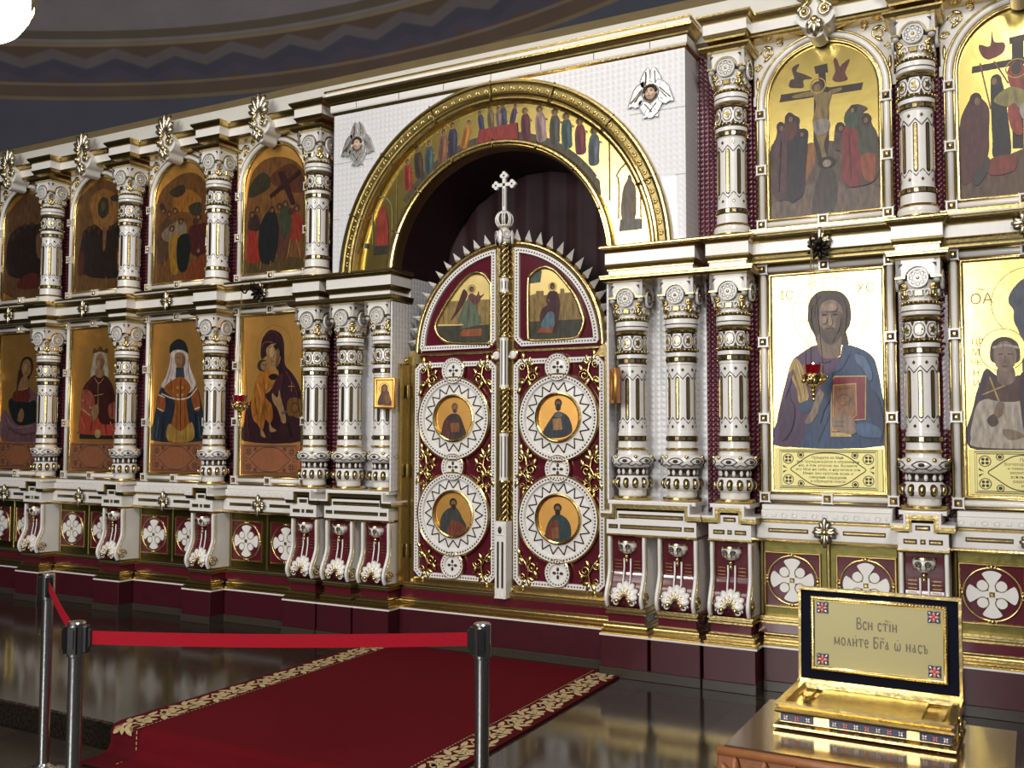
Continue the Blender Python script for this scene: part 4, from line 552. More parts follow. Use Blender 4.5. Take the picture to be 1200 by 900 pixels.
def upper_column(label, x, group):
    t = thing('column', label, 'column', (x, 0, 1.678 + H), 0, group)
    g = MB(); g.lathe([(.08, 0), (.122, .001), (.124, .014), (.112, .020, 0), (.112, .022, 1), (.116, .040, 1), (.112, .060, 1), (.104, .066, 1)], 28); g.build('base_ring', [GOLD, WHITE], t)
    link('gold_ring', PR['gold_ring'], t, (0, 0, .074))
    g = MB(); g.lathe([(.098, .066), (.097, .142), (.097, .182), (.0915, .186), (.089, .42), (.090, .630), (.095, .634), (.095, .650)], 32); g.build('shaft', WHITE, t)
    link('stud_band', PR['stud_band'], t, (0, 0, .142)); inlay(.190, .632, .0905).build('shaft_inlay', [GOLD, DARK], t)
    upper_group(t, .638)
    return t
IC = {-4: 'the lilac-cloaked woman', -3: 'the crowned woman', -2: 'the white-veiled woman', -1: 'the hooded mother', 1: 'the bearded man', 2: 'the young saint'}
UC = {-4: 'the dim gathering icon', -3: 'the dark oval icon', -2: 'the yellow-robed figure icon', -1: 'the slanting cross icon', 1: 'the crucifixion icon', 2: 'the lowered body icon'}
low = lower_column('white and gold lower column between the icons of ' + IC[1] + ' and ' + IC[2], XR + W, 'lower columns')
for x, l in ((XR, 'white and gold lower column at the left edge of the icon of ' + IC[1]), (-XR, 'white and gold lower column at the right edge of the icon of ' + IC[-1]),
             (-XR - W, 'white and gold lower column between the icons of ' + IC[-2] + ' and ' + IC[-1]), (-XR - 2 * W, 'white and gold lower column between the icons of ' + IC[-3] + ' and ' + IC[-2]),
             (-XR - 3 * W, 'white and gold lower column between the icons of ' + IC[-4] + ' and ' + IC[-3]),
             (-A_ - S_, 'white and gold column left of the door, the outer one of its pair'), (-A_, 'white and gold column left of the door with a small gold icon hung over its shaft'),
             (A_, 'white and gold column just right of the double door, nearest the door'), (A_ + S_, 'white and gold column right of the door, the outer one of its pair')):
    dup(low, (x, 0, H), l)
up = upper_column('white and gold upper column between ' + UC[1] + ' and ' + UC[2], XR + W, 'upper columns')
for x, l in ((XR, 'white and gold upper column between the white arch wall and ' + UC[1]), (-XR, 'white and gold upper column between ' + UC[-1] + ' and the white arch wall'),
             (-XR - W, 'white and gold upper column between ' + UC[-2] + ' and ' + UC[-1]), (-XR - 2 * W, 'white and gold upper column between ' + UC[-3] + ' and ' + UC[-2]),
             (-XR - 3 * W, 'white and gold upper column between ' + UC[-4] + ' and ' + UC[-3])):
    dup(up, (x, 0, 1.678 + H), l)
# ------------------------------------------------------------------ moulded runs: a profile carried round three sides of a block
def run(mb, x0, x1, yf, prof, yb=.12, ends=(True, True)):
    """prof: (outset, z, material) from bottom to top; the front is at yf, returns at both ends"""
    for (d0, z0, _), (d1, z1, m) in zip(prof, prof[1:]):
        e0, e1 = (d0 if ends[0] else 0), (d0 if ends[1] else 0); h0, h1 = (d1 if ends[0] else 0), (d1 if ends[1] else 0)
        v = [(x0 - e0, yb, z0), (x0 - e0, yf - d0, z0), (x1 + e1, yf - d0, z0), (x1 + e1, yb, z0), (x0 - h0, yb, z1), (x0 - h0, yf - d1, z1), (x1 + h1, yf - d1, z1), (x1 + h1, yb, z1)]
        f = [(1, 2, 6, 5)]
        if ends[0]: f.append((0, 1, 5, 4))
        if ends[1]: f.append((2, 3, 7, 6))
        mb.add(v, f, m)
    for (d, z, _), up in ((prof[0], False), (prof[-1], True)):
        e0, e1 = (d if ends[0] else 0), (d if ends[1] else 0)
        q = [(x0 - e0, yf - d, z), (x1 + e1, yf - d, z), (x1 + e1, yb, z), (x0 - e0, yb, z)]
        mb.add(q, [(0, 1, 2, 3) if up else (3, 2, 1, 0)], prof[-1][2] if up else prof[1][2])
def hz(prof): return [(d, z + H, m) for d, z, m in prof]
# materials of a run: 0 white, 1 gold, 2 dull gold
LOWP = hz([(0, 1.43, 1), (.030, 1.436, 1), (.044, 1.452, 2), (.044, 1.462, 1), (.048, 1.466, 1), (.048, 1.477, 1), (.0, 1.480, 1), (.0, 1.511, 0), (.006, 1.512, 1), (.006, 1.520, 1), (.018, 1.540, 2), (.022, 1.553, 1), (.018, 1.555, 1), (.018, 1.626, 0),
           (.024, 1.628, 1), (.028, 1.634, 1), (.040, 1.650, 2), (.046, 1.654, 1), (.050, 1.660, 1), (.050, 1.668, 1), (.046, 1.676, 1)])
SEGP = hz([(0, 1.50, 2), (.0, 1.512, 2), (.012, 1.516, 0), (.016, 1.522, 1), (.020, 1.540, 2), (.028, 1.552, 1), (.022, 1.556, 1), (.022, 1.622, 0), (.030, 1.626, 1), (.034, 1.634, 1), (.046, 1.650, 2), (.054, 1.660, 1), (.056, 1.668, 1), (.05, 1.676, 1), (.03, 1.69, 0), (.03, 1.71, 1)])
UPP = hz([(0, 2.848, 1), (.030, 2.854, 1), (.040, 2.868, 2), (.046, 2.874, 1), (.046, 2.886, 1), (.0, 2.890, 1), (.0, 2.930, 0), (.008, 2.932, 1), (.012, 2.944, 2), (.024, 2.962, 1), (.028, 2.968, 1), (.022, 2.972, 1), (.022, 3.036, 0), (.030, 3.040, 1), (.036, 3.050, 2), (.050, 3.066, 1), (.056, 3.074, 1), (.056, 3.086, 1), (.04, 3.09, 0)])
USEGP = hz([(0, 2.940, 0), (.014, 2.948, 1), (.018, 2.958, 2), (.028, 2.968, 1), (.022, 2.972, 1), (.022, 3.036, 0), (.030, 3.040, 1), (.036, 3.050, 2), (.050, 3.066, 1), (.056, 3.074, 1), (.056, 3.086, 1), (.04, 3.09, 0)])
M3 = [WHITE, GOLD, OLDGOLD]
def ent_block(label, x0, x1, prof, group):
    t = thing('entablature_block', label, 'cornice block', ((x0 + x1) / 2, 0, prof[0][1]), 0, group)
    h = (x1 - x0) / 2; z = prof[0][1]; P = [(d, q - z, m) for d, q, m in prof]
    k = len(P) * 2 // 5
    g = MB(); run(g, -h, h, -.118, [p for p in P if p[1] <= .052], .13); g.build('lower_strip', M3, t)
    g = MB(); run(g, -h, h, -.118, [p for p in P if p[1] > .047], .13); g.build('fascia', M3, t)
    return t
COLX = {-4: -XR - 3 * W, -3: -XR - 2 * W, -2: -XR - W, -1: -XR, 1: XR, 2: XR + W}
CN = {-4: 'between ' + IC[-4] + ' and ' + IC[-3], -3: 'between ' + IC[-3] + ' and ' + IC[-2], -2: 'between ' + IC[-2] + ' and ' + IC[-1], -1: 'just right of ' + IC[-1],
      1: 'just left of ' + IC[1], 2: 'between ' + IC[1] + ' and ' + IC[2]}
CU = {-4: 'between ' + UC[-4] + ' and ' + UC[-3], -3: 'between ' + UC[-3] + ' and ' + UC[-2], -2: 'between ' + UC[-2] + ' and ' + UC[-1], -1: 'just right of ' + UC[-1],
      1: 'just left of ' + UC[1], 2: 'between ' + UC[1] + ' and ' + UC[2]}
for k, x in COLX.items():
    ent_block('middle cornice block over the column ' + CN[k], x - .118, x + .118, LOWP, 'middle cornice blocks')
    ent_block('top cornice block over the column ' + CU[k], x - .118, x + .118, UPP, 'top cornice blocks')
for s, n in ((-1, 'left'), (1, 'right')):
    x0, x1 = sorted((s * (A_ - .118), s * (A_ + S_ + .118))); q0, q1 = sorted((s * (A_ + S_ + .10), s * (XR - .10)))
    ent_block('long white and gold cornice block over the column pair ' + n + ' of the double door', x0, x1, LOWP, 'middle cornice blocks')
    tb = thing('cornice_strip', 'thin gold strips bridging the dark gap beside the column pair ' + n + ' of the door', 'cornice', ((q0 + q1) / 2, 0, 1.43 + H), 0, 'bridging strips'); qh = (q1 - q0) / 2
    g = MB(); run(g, -qh, qh, -.118, [(0, 0, 1), (.030, .006, 1), (.043, .022, 2), (.043, .032, 1), (.047, .036, 1), (.047, .046, 1)], .0, (False, False)); g.build('lower_strip', M3, tb)
    g = MB(); run(g, -qh, qh, -.118, [(.02, .218, 1), (.039, .220, 2), (.045, .224, 1), (.049, .230, 1), (.049, .238, 1), (.045, .245, 1)], .0, (False, False)); g.build('upper_strip', M3, tb)
BAYX = {-4: -MID - 3 * W, -3: -MID - 2 * W, -2: -MID - W, -1: -MID, 1: MID, 2: MID + W}
def seg(label, x, prof, name, group):
    t = thing(name, label, 'cornice', (x, 0, prof[0][1]), 0, group); z = prof[0][1]
    g = MB(); run(g, -W / 2 + .12, W / 2 - .12, -.012, [(d, q - z, m) for d, q, m in prof], .13, (False, False)); g.build('moulding', M3, t)
    return t
for k, x in BAYX.items():
    seg('white fascia with gold mouldings above the icon of ' + IC[k], x, SEGP, 'cornice', 'middle cornice runs')
    seg('top cornice run with gold mouldings above ' + UC[k], x, USEGP, 'cornice', 'top cornice runs')

# ------------------------------------------------------------------ ornaments
def volute(g, cx, y, cz, r, s, m, turns=2.2, th=.006, n=20, a0=0.):
    pts = [(cx + s * r * (1 - .8 * i / n) * math.cos(a0 + i / n * turns * 2 * PI), y, cz + r * (1 - .8 * i / n) * math.sin(a0 + i / n * turns * 2 * PI)) for i in range(n + 1)]
    g.tube(pts, th, 5, m)
def palmette():
    """tall finial: seven-leaf palmette over two volutes and a hanging bud"""
    t = thing('palmette_finial', '', 'ornament', (0, 0, 0), 0, 'palmette finials on the top cornice')
    g = MB(); y = 0
    pl = [(0, .055), (.055, .05), (.085, .0), (.115, -.045), (.09, -.10), (.05, -.125), (.045, -.17), (0, -.19), (-.045, -.17), (-.05, -.125), (-.09, -.10), (-.115, -.045), (-.085, 0), (-.055, .05)]
    g.prism(sm(pl, 3), .0, .16, 0)
    g.build('back_plate', [WHITE], t)
    g = MB()
    for a, l in ((90, .150), (66, .135), (114, .135), (42, .105), (138, .105), (16, .08), (164, .08)): g.petal(.02 * math.cos(math.radians(a)), -.012, .045 + .02 * math.sin(math.radians(a)), math.radians(a), l * 1.12, .046, .022, 0, 1)
    g.build('leaf_fan', [GILT, OLDGOLD], t)
    g = MB()
    for s in (-1, 1):
        volute(g, s * .06, -.018, -.03, .042, s, 0, 1.9, .011); g.ball((s * .06, -.03, -.03), .018, .016, .018, 8, 6, 1)
        g.tube([(s * .02, -.016, .05), (s * .05, -.02, .02), (s * .10, -.018, -.02)], [.012, .014, .006], 6, 1)
    g.build('volutes', [GILT, GOLD], t)
    g = MB()
    for a, l in ((270, .10), (240, .085), (300, .085), (215, .06), (325, .06)): g.petal(0, -.016, -.085, math.radians(a), l, .038, .022, 0, 1)
    g.ball((0, -.028, -.085), .026, .022, .024, 10, 6, 1); g.ball((0, -.03, -.145), .016, .014, .018, 8, 6, 1)
    g.build('hanging_bud', [GILT, GOLD], t)
    return t
pal = palmette(); pal.location = (BAYX[1], -.10, 3.03 + H); pal['label'] = 'white and gold palmette finial above ' + UC[1]
for k in (-4, -3, -2, -1, 2): dup(pal, (BAYX[k], -.10, 3.03 + H), 'white and gold palmette finial above ' + UC[k])
def rosette(y, lab):
    t = thing('rosette', lab, 'ornament', (0, 0, 0), 0, 'leaf rosettes')
    g = MB()
    for i in range(8):
        a = PI / 8 + i * PI / 4; g.petal(.012 * math.cos(a), -.008, .012 * math.sin(a), a, .052, .026, .010, 0, 1)
    for a in (PI / 2, -PI / 2): g.petal(0, -.012, 0, a, .088, .030, .012, 0, 1)
    for a in (0, PI): g.petal(0, -.012, 0, a, .070, .030, .012, 0, 1)
    g.build('leaves', [GILT, DARK], t)
    MB().ball((0, -.02, 0), .017, .014, .017, 10, 6).build('boss', GOLD, t)
    return t
ros = rosette(0, 'small leaf rosette on the fascia above the icon of ' + IC[1]); ros.location = (BAYX[1], -.05, 1.595 + H)
for k in (-4, -3, -2, -1, 2): dup(ros, (BAYX[k], -.05, 1.595 + H), 'small leaf rosette on the fascia above the icon of ' + IC[k])
for k in BAYX: dup(ros, (BAYX[k], -.036, -.158 + H), 'small leaf rosette on the white rail below the icon of ' + IC[k], 'leaf rosettes on the lower rail')

# ------------------------------------------------------------------ scroll pedestals under the columns
YF = -.10
def s_prof(o=0.):
    """side view of a scroll bracket: (y, z) front line from top to bottom"""
    return sm([(-.108 + o, -.238), (-.110 + o, -.30), (-.108 + o, -.40), (-.112 + o, -.47), (-.135 + o, -.53), (-.165 + o, -.59), (-.172 + o, -.64), (-.150 + o, -.685)], 4, False)
def side_prism(mb, yz, x0, x1, m, smooth=False):
    n = len(yz); v = [(x0, y, z) for y, z in yz] + [(x1, y, z) for y, z in yz]
    mb.add(v, [tuple(range(n)), tuple(range(n, 2 * n))[::-1]], m); mb.add(v, [(i, (i + 1) % n, n + (i + 1) % n, n + i)[::-1] for i in range(n)], m, smooth)
CONS = []
def console_meshes():
    g = MB(); F = s_prof(); yz = [(y, z + H) for y, z in F] + [(.10, -.69 + H), (.10, -.238 + H)]
    side_prism(g, yz, -.011, .011, 0)
    g.tube([(0, y - .003, z + H) for y, z in F], .013, 6, 0)
    g.tube([(.013, y + .014, z + H) for y, z in F], .004, 4, 1); g.tube([(-.013, y + .014, z + H) for y, z in F], .004, 4, 1)
    vol = [(0.013, -.115 + .045 * (1 - i / 24) * math.cos(i * .55), -.635 + H + .045 * (1 - i / 24) * math.sin(i * .55)) for i in range(23)]
    g.tube(vol, .006, 5, 1)
    CONS.append(g.build('scroll_cheek', [WHITE, GOLD]))
    g = MB(); P = s_prof(.022); yz = [(y, z + H) for y, z in P] + [(.10, -.69 + H), (.10, -.238 + H)]
    side_prism(g, yz, -.10, .10, 0)
    for i in range(5):
        for s in (-1, 1): g.box(min(s * .04, s * .088), max(s * .04, s * .088), -.094, -.06, -.40 - i * .022 + H, -.394 - i * .022 + H, 1, .002)
    for s in (-1, 1): g.tube([(s * .022, -.096, z + H) for z in (-.38, -.44)] + [(s * .024, -.112, -.52 + H), (s * .018, -.135, -.565 + H)], .006, 5, 2)
    CONS.append(g.build('bracket_panel', [MAROON, GOLD, WHITE]))
    g = MB(); M = Matrix.Translation((0, -.150, -.632 + H)) @ Matrix.Rotation(-.45, 4, 'X')
    for a, l in ((90, .098), (62, .095), (118, .095), (33, .088), (147, .088), (5, .076), (175, .076)):
        g.petal(.012 * math.cos(math.radians(a)), -.012, .012 * math.sin(math.radians(a)), math.radians(a), l * 1.08, .050, .016, 0, 1, M)
        g.petal(.012 * math.cos(math.radians(a)), -.028, .012 * math.sin(math.radians(a)), math.radians(a), l * .62, .010, .005, 1, None, M)
    for s in (-1, 1): g.ball((s * .042, -.026, -.024), .016, .014, .016, 8, 6, 1, M); volute(g, s * .058, -.165, -.655 + H, .026, s, 0, 1.4, .006)
    CONS.append(g.build('shell', [WHITE, GOLD]))
    g = MB(); T = Matrix.Translation((0, -.095, -.262 + H))
    g.lathe([(.062, 0, 1), (.064, -.012, 1), (.060, -.018, 0), (.062, -.04, 0), (.050, -.066, 0), (.026, -.084, 0), (.012, -.09, 1)], 18, 0, True, T)
    for s in (-1, 1): volute(g, s * .024, -.158, -.300 + H, .018, s, 2, 1.6, .0035)
    for i in range(6): a = PI * (i + .5) / 6; g.petal(.054 * math.cos(a + PI), -.095 - .054 * math.sin(a), -.285 + H, -PI / 2 , .05, .009, .006, 1)
    g.ball((0, -.112, -.365 + H), .014, .014, .014, 8, 6, 1); g.ball((0, -.110, -.392 + H), .010, .010, .016, 8, 6, 1)
    CONS.append(g.build('urn', [WHITE, GOLD, DARK]))
    for o in CONS: bpy.data.objects.remove(o.copy()) if False else None
console_meshes()
CM = [o.data for o in CONS]
for o in CONS: bpy.data.objects.remove(o)
def console(t, x):
    for s in (-1, 1): link('scroll_cheek', CM[0], t, (x + s * .119, 0, 0))
    link('bracket_panel', CM[1], t, (x, 0, 0)); link('shell', CM[2], t, (x, 0, 0)); link('urn', CM[3], t, (x, 0, 0))
BASEP = hz([(.045, -.874, 0), (.045, -.862, 0), (.034, -.856, 1), (.036, -.848, 1), (.036, -.840, 1), (.022, -.832, 2), (.022, -.822, 1), (.026, -.814, 1), (.022, -.806, 1), (.010, -.798, 2), (.010, -.792, 1), (0, -.788, 1)])
TOPP = hz([(0, -.740, 1), (.012, -.734, 1), (.012, -.724, 1), (.004, -.718, 2), (.004, -.710, 1), (.014, -.704, 0), (.014, -.690, 1)])
def pedestal(label, x, e=0., xs=(0,), group='scroll pedestals'):
    """e widens the block for a pair of columns"""
    t = thing('pedestal', label, 'pedestal', (x, 0, 0), 0, group)
    g = MB()
    for q in xs: g.box(q - .162, q + .162, -.172, .12, -1.076 + H, -.873 + H, 0, .004)
    g.build('plinth', PLINTH, t)
    g = MB(); g.box(-.166 - e, .166 + e, -.182, .12, PLAT, -1.074 + H, 0, .003); g.build('foot', STONE, t)
    for q in xs:
        g = MB(); run(g, q - .125, q + .125, -.125, BASEP, .12); g.build('base_moulding', M3, t)
        g = MB(); g.box(q - .125, q + .125, -.125, .12, -.79 + H, -.735 + H); g.build('maroon_band', MAROON, t)
        g = MB(); run(g, q - .127, q + .127, -.128, TOPP, .12); g.build('gold_moulding', M3, t)
        console(t, q)
    x1 = .132 + e; x2 = .072 + e; g = MB()
    g.prism([(-x1, -.218 + H), (x1, -.218 + H), (x1, -.127 + H), (x2, -.127 + H), (x2, -.071 + H), (-x2, -.071 + H), (-x2, -.127 + H), (-x1, -.127 + H)], -.132, .12)
    g.build('die', WHITE, t)
    def slot(a, b, z):
        g = MB(); g.box(a - .005, b + .005, -.1335, -.12, z - .014 + H, z + .014 + H, 1); g.box(a, b, -.138, -.12, z - .008 + H, z + .008 + H, 0, .004); g.build('slot', [GOLD, DARK], t)
    if e: slot(-x2 + .03, x2 - .03, -.103); slot(-x1 + .10, x1 - .10, -.172); slot(-x1 + .02, -x1 + .075, -.172); slot(x1 - .075, x1 - .02, -.172)
    else: slot(-.034, .034, -.097); slot(-.098, -.036, -.175); slot(.036, .098, -.175); slot(-.009, .009, -.175)
    g = MB()
    def stepped(d, zc):
        return [(-.165 - e, -.112 + zc), (-.165 - e, -.112 + zc + d), (-.100 - e + d * .0, -.112 + zc + d), (-.100 - e, -.014 - (.026 - d)), (.100 + e, -.014 - (.026 - d)), (.100 + e, -.112 + zc + d), (.165 + e, -.112 + zc + d), (.165 + e, -.112 + zc)]
    def frame(m, y, t0, t1, w0, w1):
        L = lambda t_, w_: [(-.168 - e, -.074 - t_), (-.098 - e + w_, -.074 - t_), (-.098 - e + w_, -.010 - t_), (.098 + e - w_, -.010 - t_), (.098 + e - w_, -.074 - t_), (.168 + e, -.074 - t_)]
        o_ = L(t0, w0); i_ = L(t1, w1)
        v = [(a, y, b + H) for a, b in o_ + i_] + [(a, .1, b + H) for a, b in o_ + i_]; n = 6; f = []
        for i in range(n - 1): f += [(i, n + i, n + i + 1, i + 1), (i, i + 1, 2 * n + i + 1, 2 * n + i), (n + i, 3 * n + i, 3 * n + i + 1, n + i + 1)]
        f += [(0, 2 * n, 3 * n, n), (n - 1, 2 * n - 1, 4 * n - 1, 3 * n - 1)]
        g.add(v, f, m)
    frame(0, -.158, 0, .014, 0, .014); frame(1, -.150, .014, .030, .014, .030); frame(2, -.142, .030, .044, .030, .040)
    g.build('stepped_moulding', M3, t)
    g = MB(); g.box(-.126 - e, .126 + e, -.126, .12, -.026 + H, -.002 + H, 0, .003); g.build('column_seat', WHITE, t)
    g = MB(); run(g, -.130 - e, .130 + e, -.130, hz([(0, -.236, 1), (.006, -.228, 1), (.006, -.218, 1)]), .12); g.build('die_lip', M3, t)
    return t
ped = pedestal('scroll pedestal under the column ' + CN[2], COLX[2])
for k in (-4, -3, -2, -1, 1): dup(ped, (COLX[k], 0, 0), 'scroll pedestal under the column ' + CN[k])
pp = pedestal('double scroll pedestal under the column pair right of the double door', A_ + S_ / 2, S_ / 2, (-S_ / 2, S_ / 2))
dup(pp, (-A_ - S_ / 2, 0, 0), 'double scroll pedestal under the column pair left of the double door')

# ------------------------------------------------------------------ dado of each bay: rail, plate and two cross tiles
def dado(label, x, half=W / 2 - .135, name='dado', door=False):
    t = thing(name, label, 'wall panel', (x, 0, 0), 0, 'dado panels')
    hf = half if door else half - .036
    g = MB(); g.box(-hf, hf, -.02, .12, -1.076 + H, -.873 + H, 0, .004); g.build('plinth', PLINTH, t)
    g = MB(); g.box(-hf, hf, -.03, .12, PLAT, -1.074 + H, 0, .003); g.build('foot', STONE, t)
    g = MB(); run(g, -hf, hf, .02, BASEP, .13, (False, False)); g.build('base_moulding', M3, t)
    g = MB(); g.box(-half, half, .02, .12, -.79 + H, -.735 + H); g.build('maroon_band', MAROON, t)
    g = MB(); run(g, -half, half, .04, TOPP, .13, (False, False)); g.build('gold_moulding', M3, t)
    if door: return t
    g = MB(); g.box(-half, half, .07, .13, -.70 + H, -.215 + H)
    for xa in (-.40, 0, .40): g.box(xa - .012, xa + .012, .058, .08, -.69 + H, -.23 + H, 1, .006)
    g.build('gilded_plate', [OLIVE, OLDGOLD], t)
    g = MB(); g.box(-half, half, -.018, .12, -.212 + H, -.112 + H, 0, .006); g.build('rail', WHITE, t)
    g = MB()
    for s in (-1, 1):
        g.box(min(s * .10, s * .34), max(s * .10, s * .34), -.0195, -.01, -.172 + H, -.146 + H, 1); g.box(min(s * .105, s * .335), max(s * .105, s * .335), -.023, -.01, -.165 + H, -.153 + H, 0, .003)
    run(g, -half, half, -.012, hz([(.004, -.230, 0), (.014, -.222, 0), (.010, -.213, 0)]), .12, (False, False)); run(g, -half, half, -.012, hz([(.006, -.112, 0), (.016, -.104, 0), (.016, -.098, 0), (.008, -.092, 0)]), .12, (False, False))
    g.build('rail_inlay', [GOLD, DARK], t)
    g = MB(); g.box(-hf, hf, -.034, .12, -.092 + H, -.036 + H, 0, .006); g.box(-hf, hf, -.014, .12, -.036 + H, -.004 + H, 0, .006)
    for i in range(13):
        q = -.36 + i * .06
        if i % 3 == 1: g.box(q - .014, q + .014, -.037, -.03, -.076 + H, -.052 + H, 0, .003)
        else: g.tube([(q + .014 * math.cos(u * PI / 5), -.034, -.064 + H + .013 * math.sin(u * PI / 5)) for u in range(10)], .0035, 4, 0, True)
    g.build('carved_ledge', WHITE, t)
    return t
DB = dado('white rail and gilded dado panel below the icon of ' + IC[1], BAYX[1])
for k in (-4, -3, -2, -1, 2): dup(DB, (BAYX[k], 0, 0), 'white rail and gilded dado panel below the icon of ' + IC[k])
def cross_tile(lab):
    t = thing('cross_tile', lab, 'tile', (0, 0, 0), 0, 'cross tiles of the dado')
    g = MB(); g.box(-.166, .166, .0, .0078, -.166, .166, 0, .003); g.build('tile', MAROON, t)
    g = MB()
    for z in (-.166, .166): g.box(-.170, .170, -.010, .0075, z - .007, z + .007, 0, .004)
    for x in (-.166, .166): g.box(x - .006, x + .006, -.010, .0075, -.166, .166, 0, .004)
    g.build('tile_edging', GOLD, t)
    g = MB(); g.tube([(.148 * math.cos(a * PI / 20), -.004, .148 * math.sin(a * PI / 20)) for a in range(40)], .0075, 6, 0, True)
    for k in range(4):
        a = k * PI / 2; g.ball((.152 * math.cos(a), -.010, .152 * math.sin(a)), .013, .009, .013, 8, 6)
        for s in (-.13, .13): g.ball((.154 * math.cos(a + s), -.006, .154 * math.sin(a + s)), .008, .007, .008, 6, 5)
    g.build('gold_ring', GOLD, t)
    arm = [(.016, .0), (.018, .045), (.026, .075), (.050, .112), (.022, .128), (0, .131), (-.022, .128), (-.050, .112), (-.026, .075), (-.018, .045), (-.016, 0)]
    g = MB()
    for k in range(4):
        R = Matrix.Rotation(k * PI / 2, 4, 'Y'); g.prism(sm(arm, 2), -.012, .0, 0, R)
        g.prism(ell(.047, .047, .030, .030, 16), -.011, .0, 0, R)
        g.tube([(.047 + .031 * math.cos(u), -.0115, .047 + .031 * math.sin(u)) for u in [PI * (.62 + i / 10 * 1.26) for i in range(11)]], .0032, 4, 1, False, True, 1, R)
    g.build('white_cross', [WHITE, OLDGOLD], t)
    g = MB(); g.box(-.014, .014, -.022, -.005, -.014, .014, 0, .007); g.build('boss', GOLD, t)
    return t
ct = None
for k in BAYX:
    for s, n in ((-1, 'left'), (1, 'right')):
        lab = n + ' one of the two white cross tiles under the icon of ' + IC[k]
        if ct is None: ct = cross_tile(lab); ct.location = (BAYX[k] + s * .215, .062, -.467 + H)
        else: dup(ct, (BAYX[k] + s * .215, .062, -.467 + H), lab)
# ------------------------------------------------------------------ icons
FX = .377
def block_mesh():
    g = MB(); h = .036
    pl = [(-h, -h), (-h + .01, -h + .005), (h - .01, -h + .005), (h, -h), (h - .005, -h + .01), (h - .005, h - .01), (h, h), (h - .01, h - .005), (-h + .01, h - .005), (-h, h), (-h + .005, h - .01), (-h + .005, -h + .01)]
    g.prism(pl, -.034, .01, 0); g.box(-.021, .021, -.0355, -.02, -.021, .021, 1)
    return g
g = block_mesh().build('corner_block', [WHITE, DARK]); BLK = g.data; bpy.data.objects.remove(g)
g = MB(); g.box(-.016, .016, -.048, -.03, -.016, .016, 0, .010); o = g.build('stud', GOLD); STUD = o.data; bpy.data.objects.remove(o)
def blocks(t, pts):
    for x, z in pts: link('stud', STUD, link('corner_block', BLK, t, (x, 0, z)))
def rail(t, path, name='frame_rail', closed=False):
    g = MB()
    P3 = [(x, -.004, z) for x, z in path]
    g.tube(P3, .019, 8, 0, closed)
    n = len(path)
    for d in (-.026, .026):
        Q = []
        for i, p in enumerate(path):
            a = path[max(0, i - 1)]; b = path[min(n - 1, i + 1)]; tx, tz = b[0] - a[0], b[1] - a[1]; q = math.hypot(tx, tz)
            Q.append((p[0] - tz / q * d, -.002, p[1] + tx / q * d))
        g.tube(Q, .008, 6, 1, closed)
    return g.build(name, [WHITE, GOLD], t)
def painting(t, outline, shapes, y, name='painting', bg='gold', dz=0., extra=None, leaf=None):
    mb = MB(); n = len(outline); yb = y + .02
    mb.prism(outline, y, yb, 1 if bg == 'gold' else 0)
    if bg != 'gold':
        for i in range(len(mb.c)): mb.c[i] = bg
    picture(mb, shapes, y, 0, dz)
    if extra: extra(mb, y)
    return mb.build(name, [PAINT, leaf or LEAF], t)
PLQ = {1: ['Прїидите ко Мнѣ', 'вси труждающїися и обременен', 'нїи, и Азъ упокою вы. Возмите', 'иго Мое на себе, и научитеся отъ', 'Мене: яко кротокъ есмь и', 'смиренъ сердцемъ', 'и обрящете покой'],
       2: ['Пресвятая', 'Богородице, спаси насъ', 'и помилуй рабы Твоя', 'молитвами Твоими', 'всѣхъ скорбящихъ', 'радосте, заступи', 'и сохрани']}
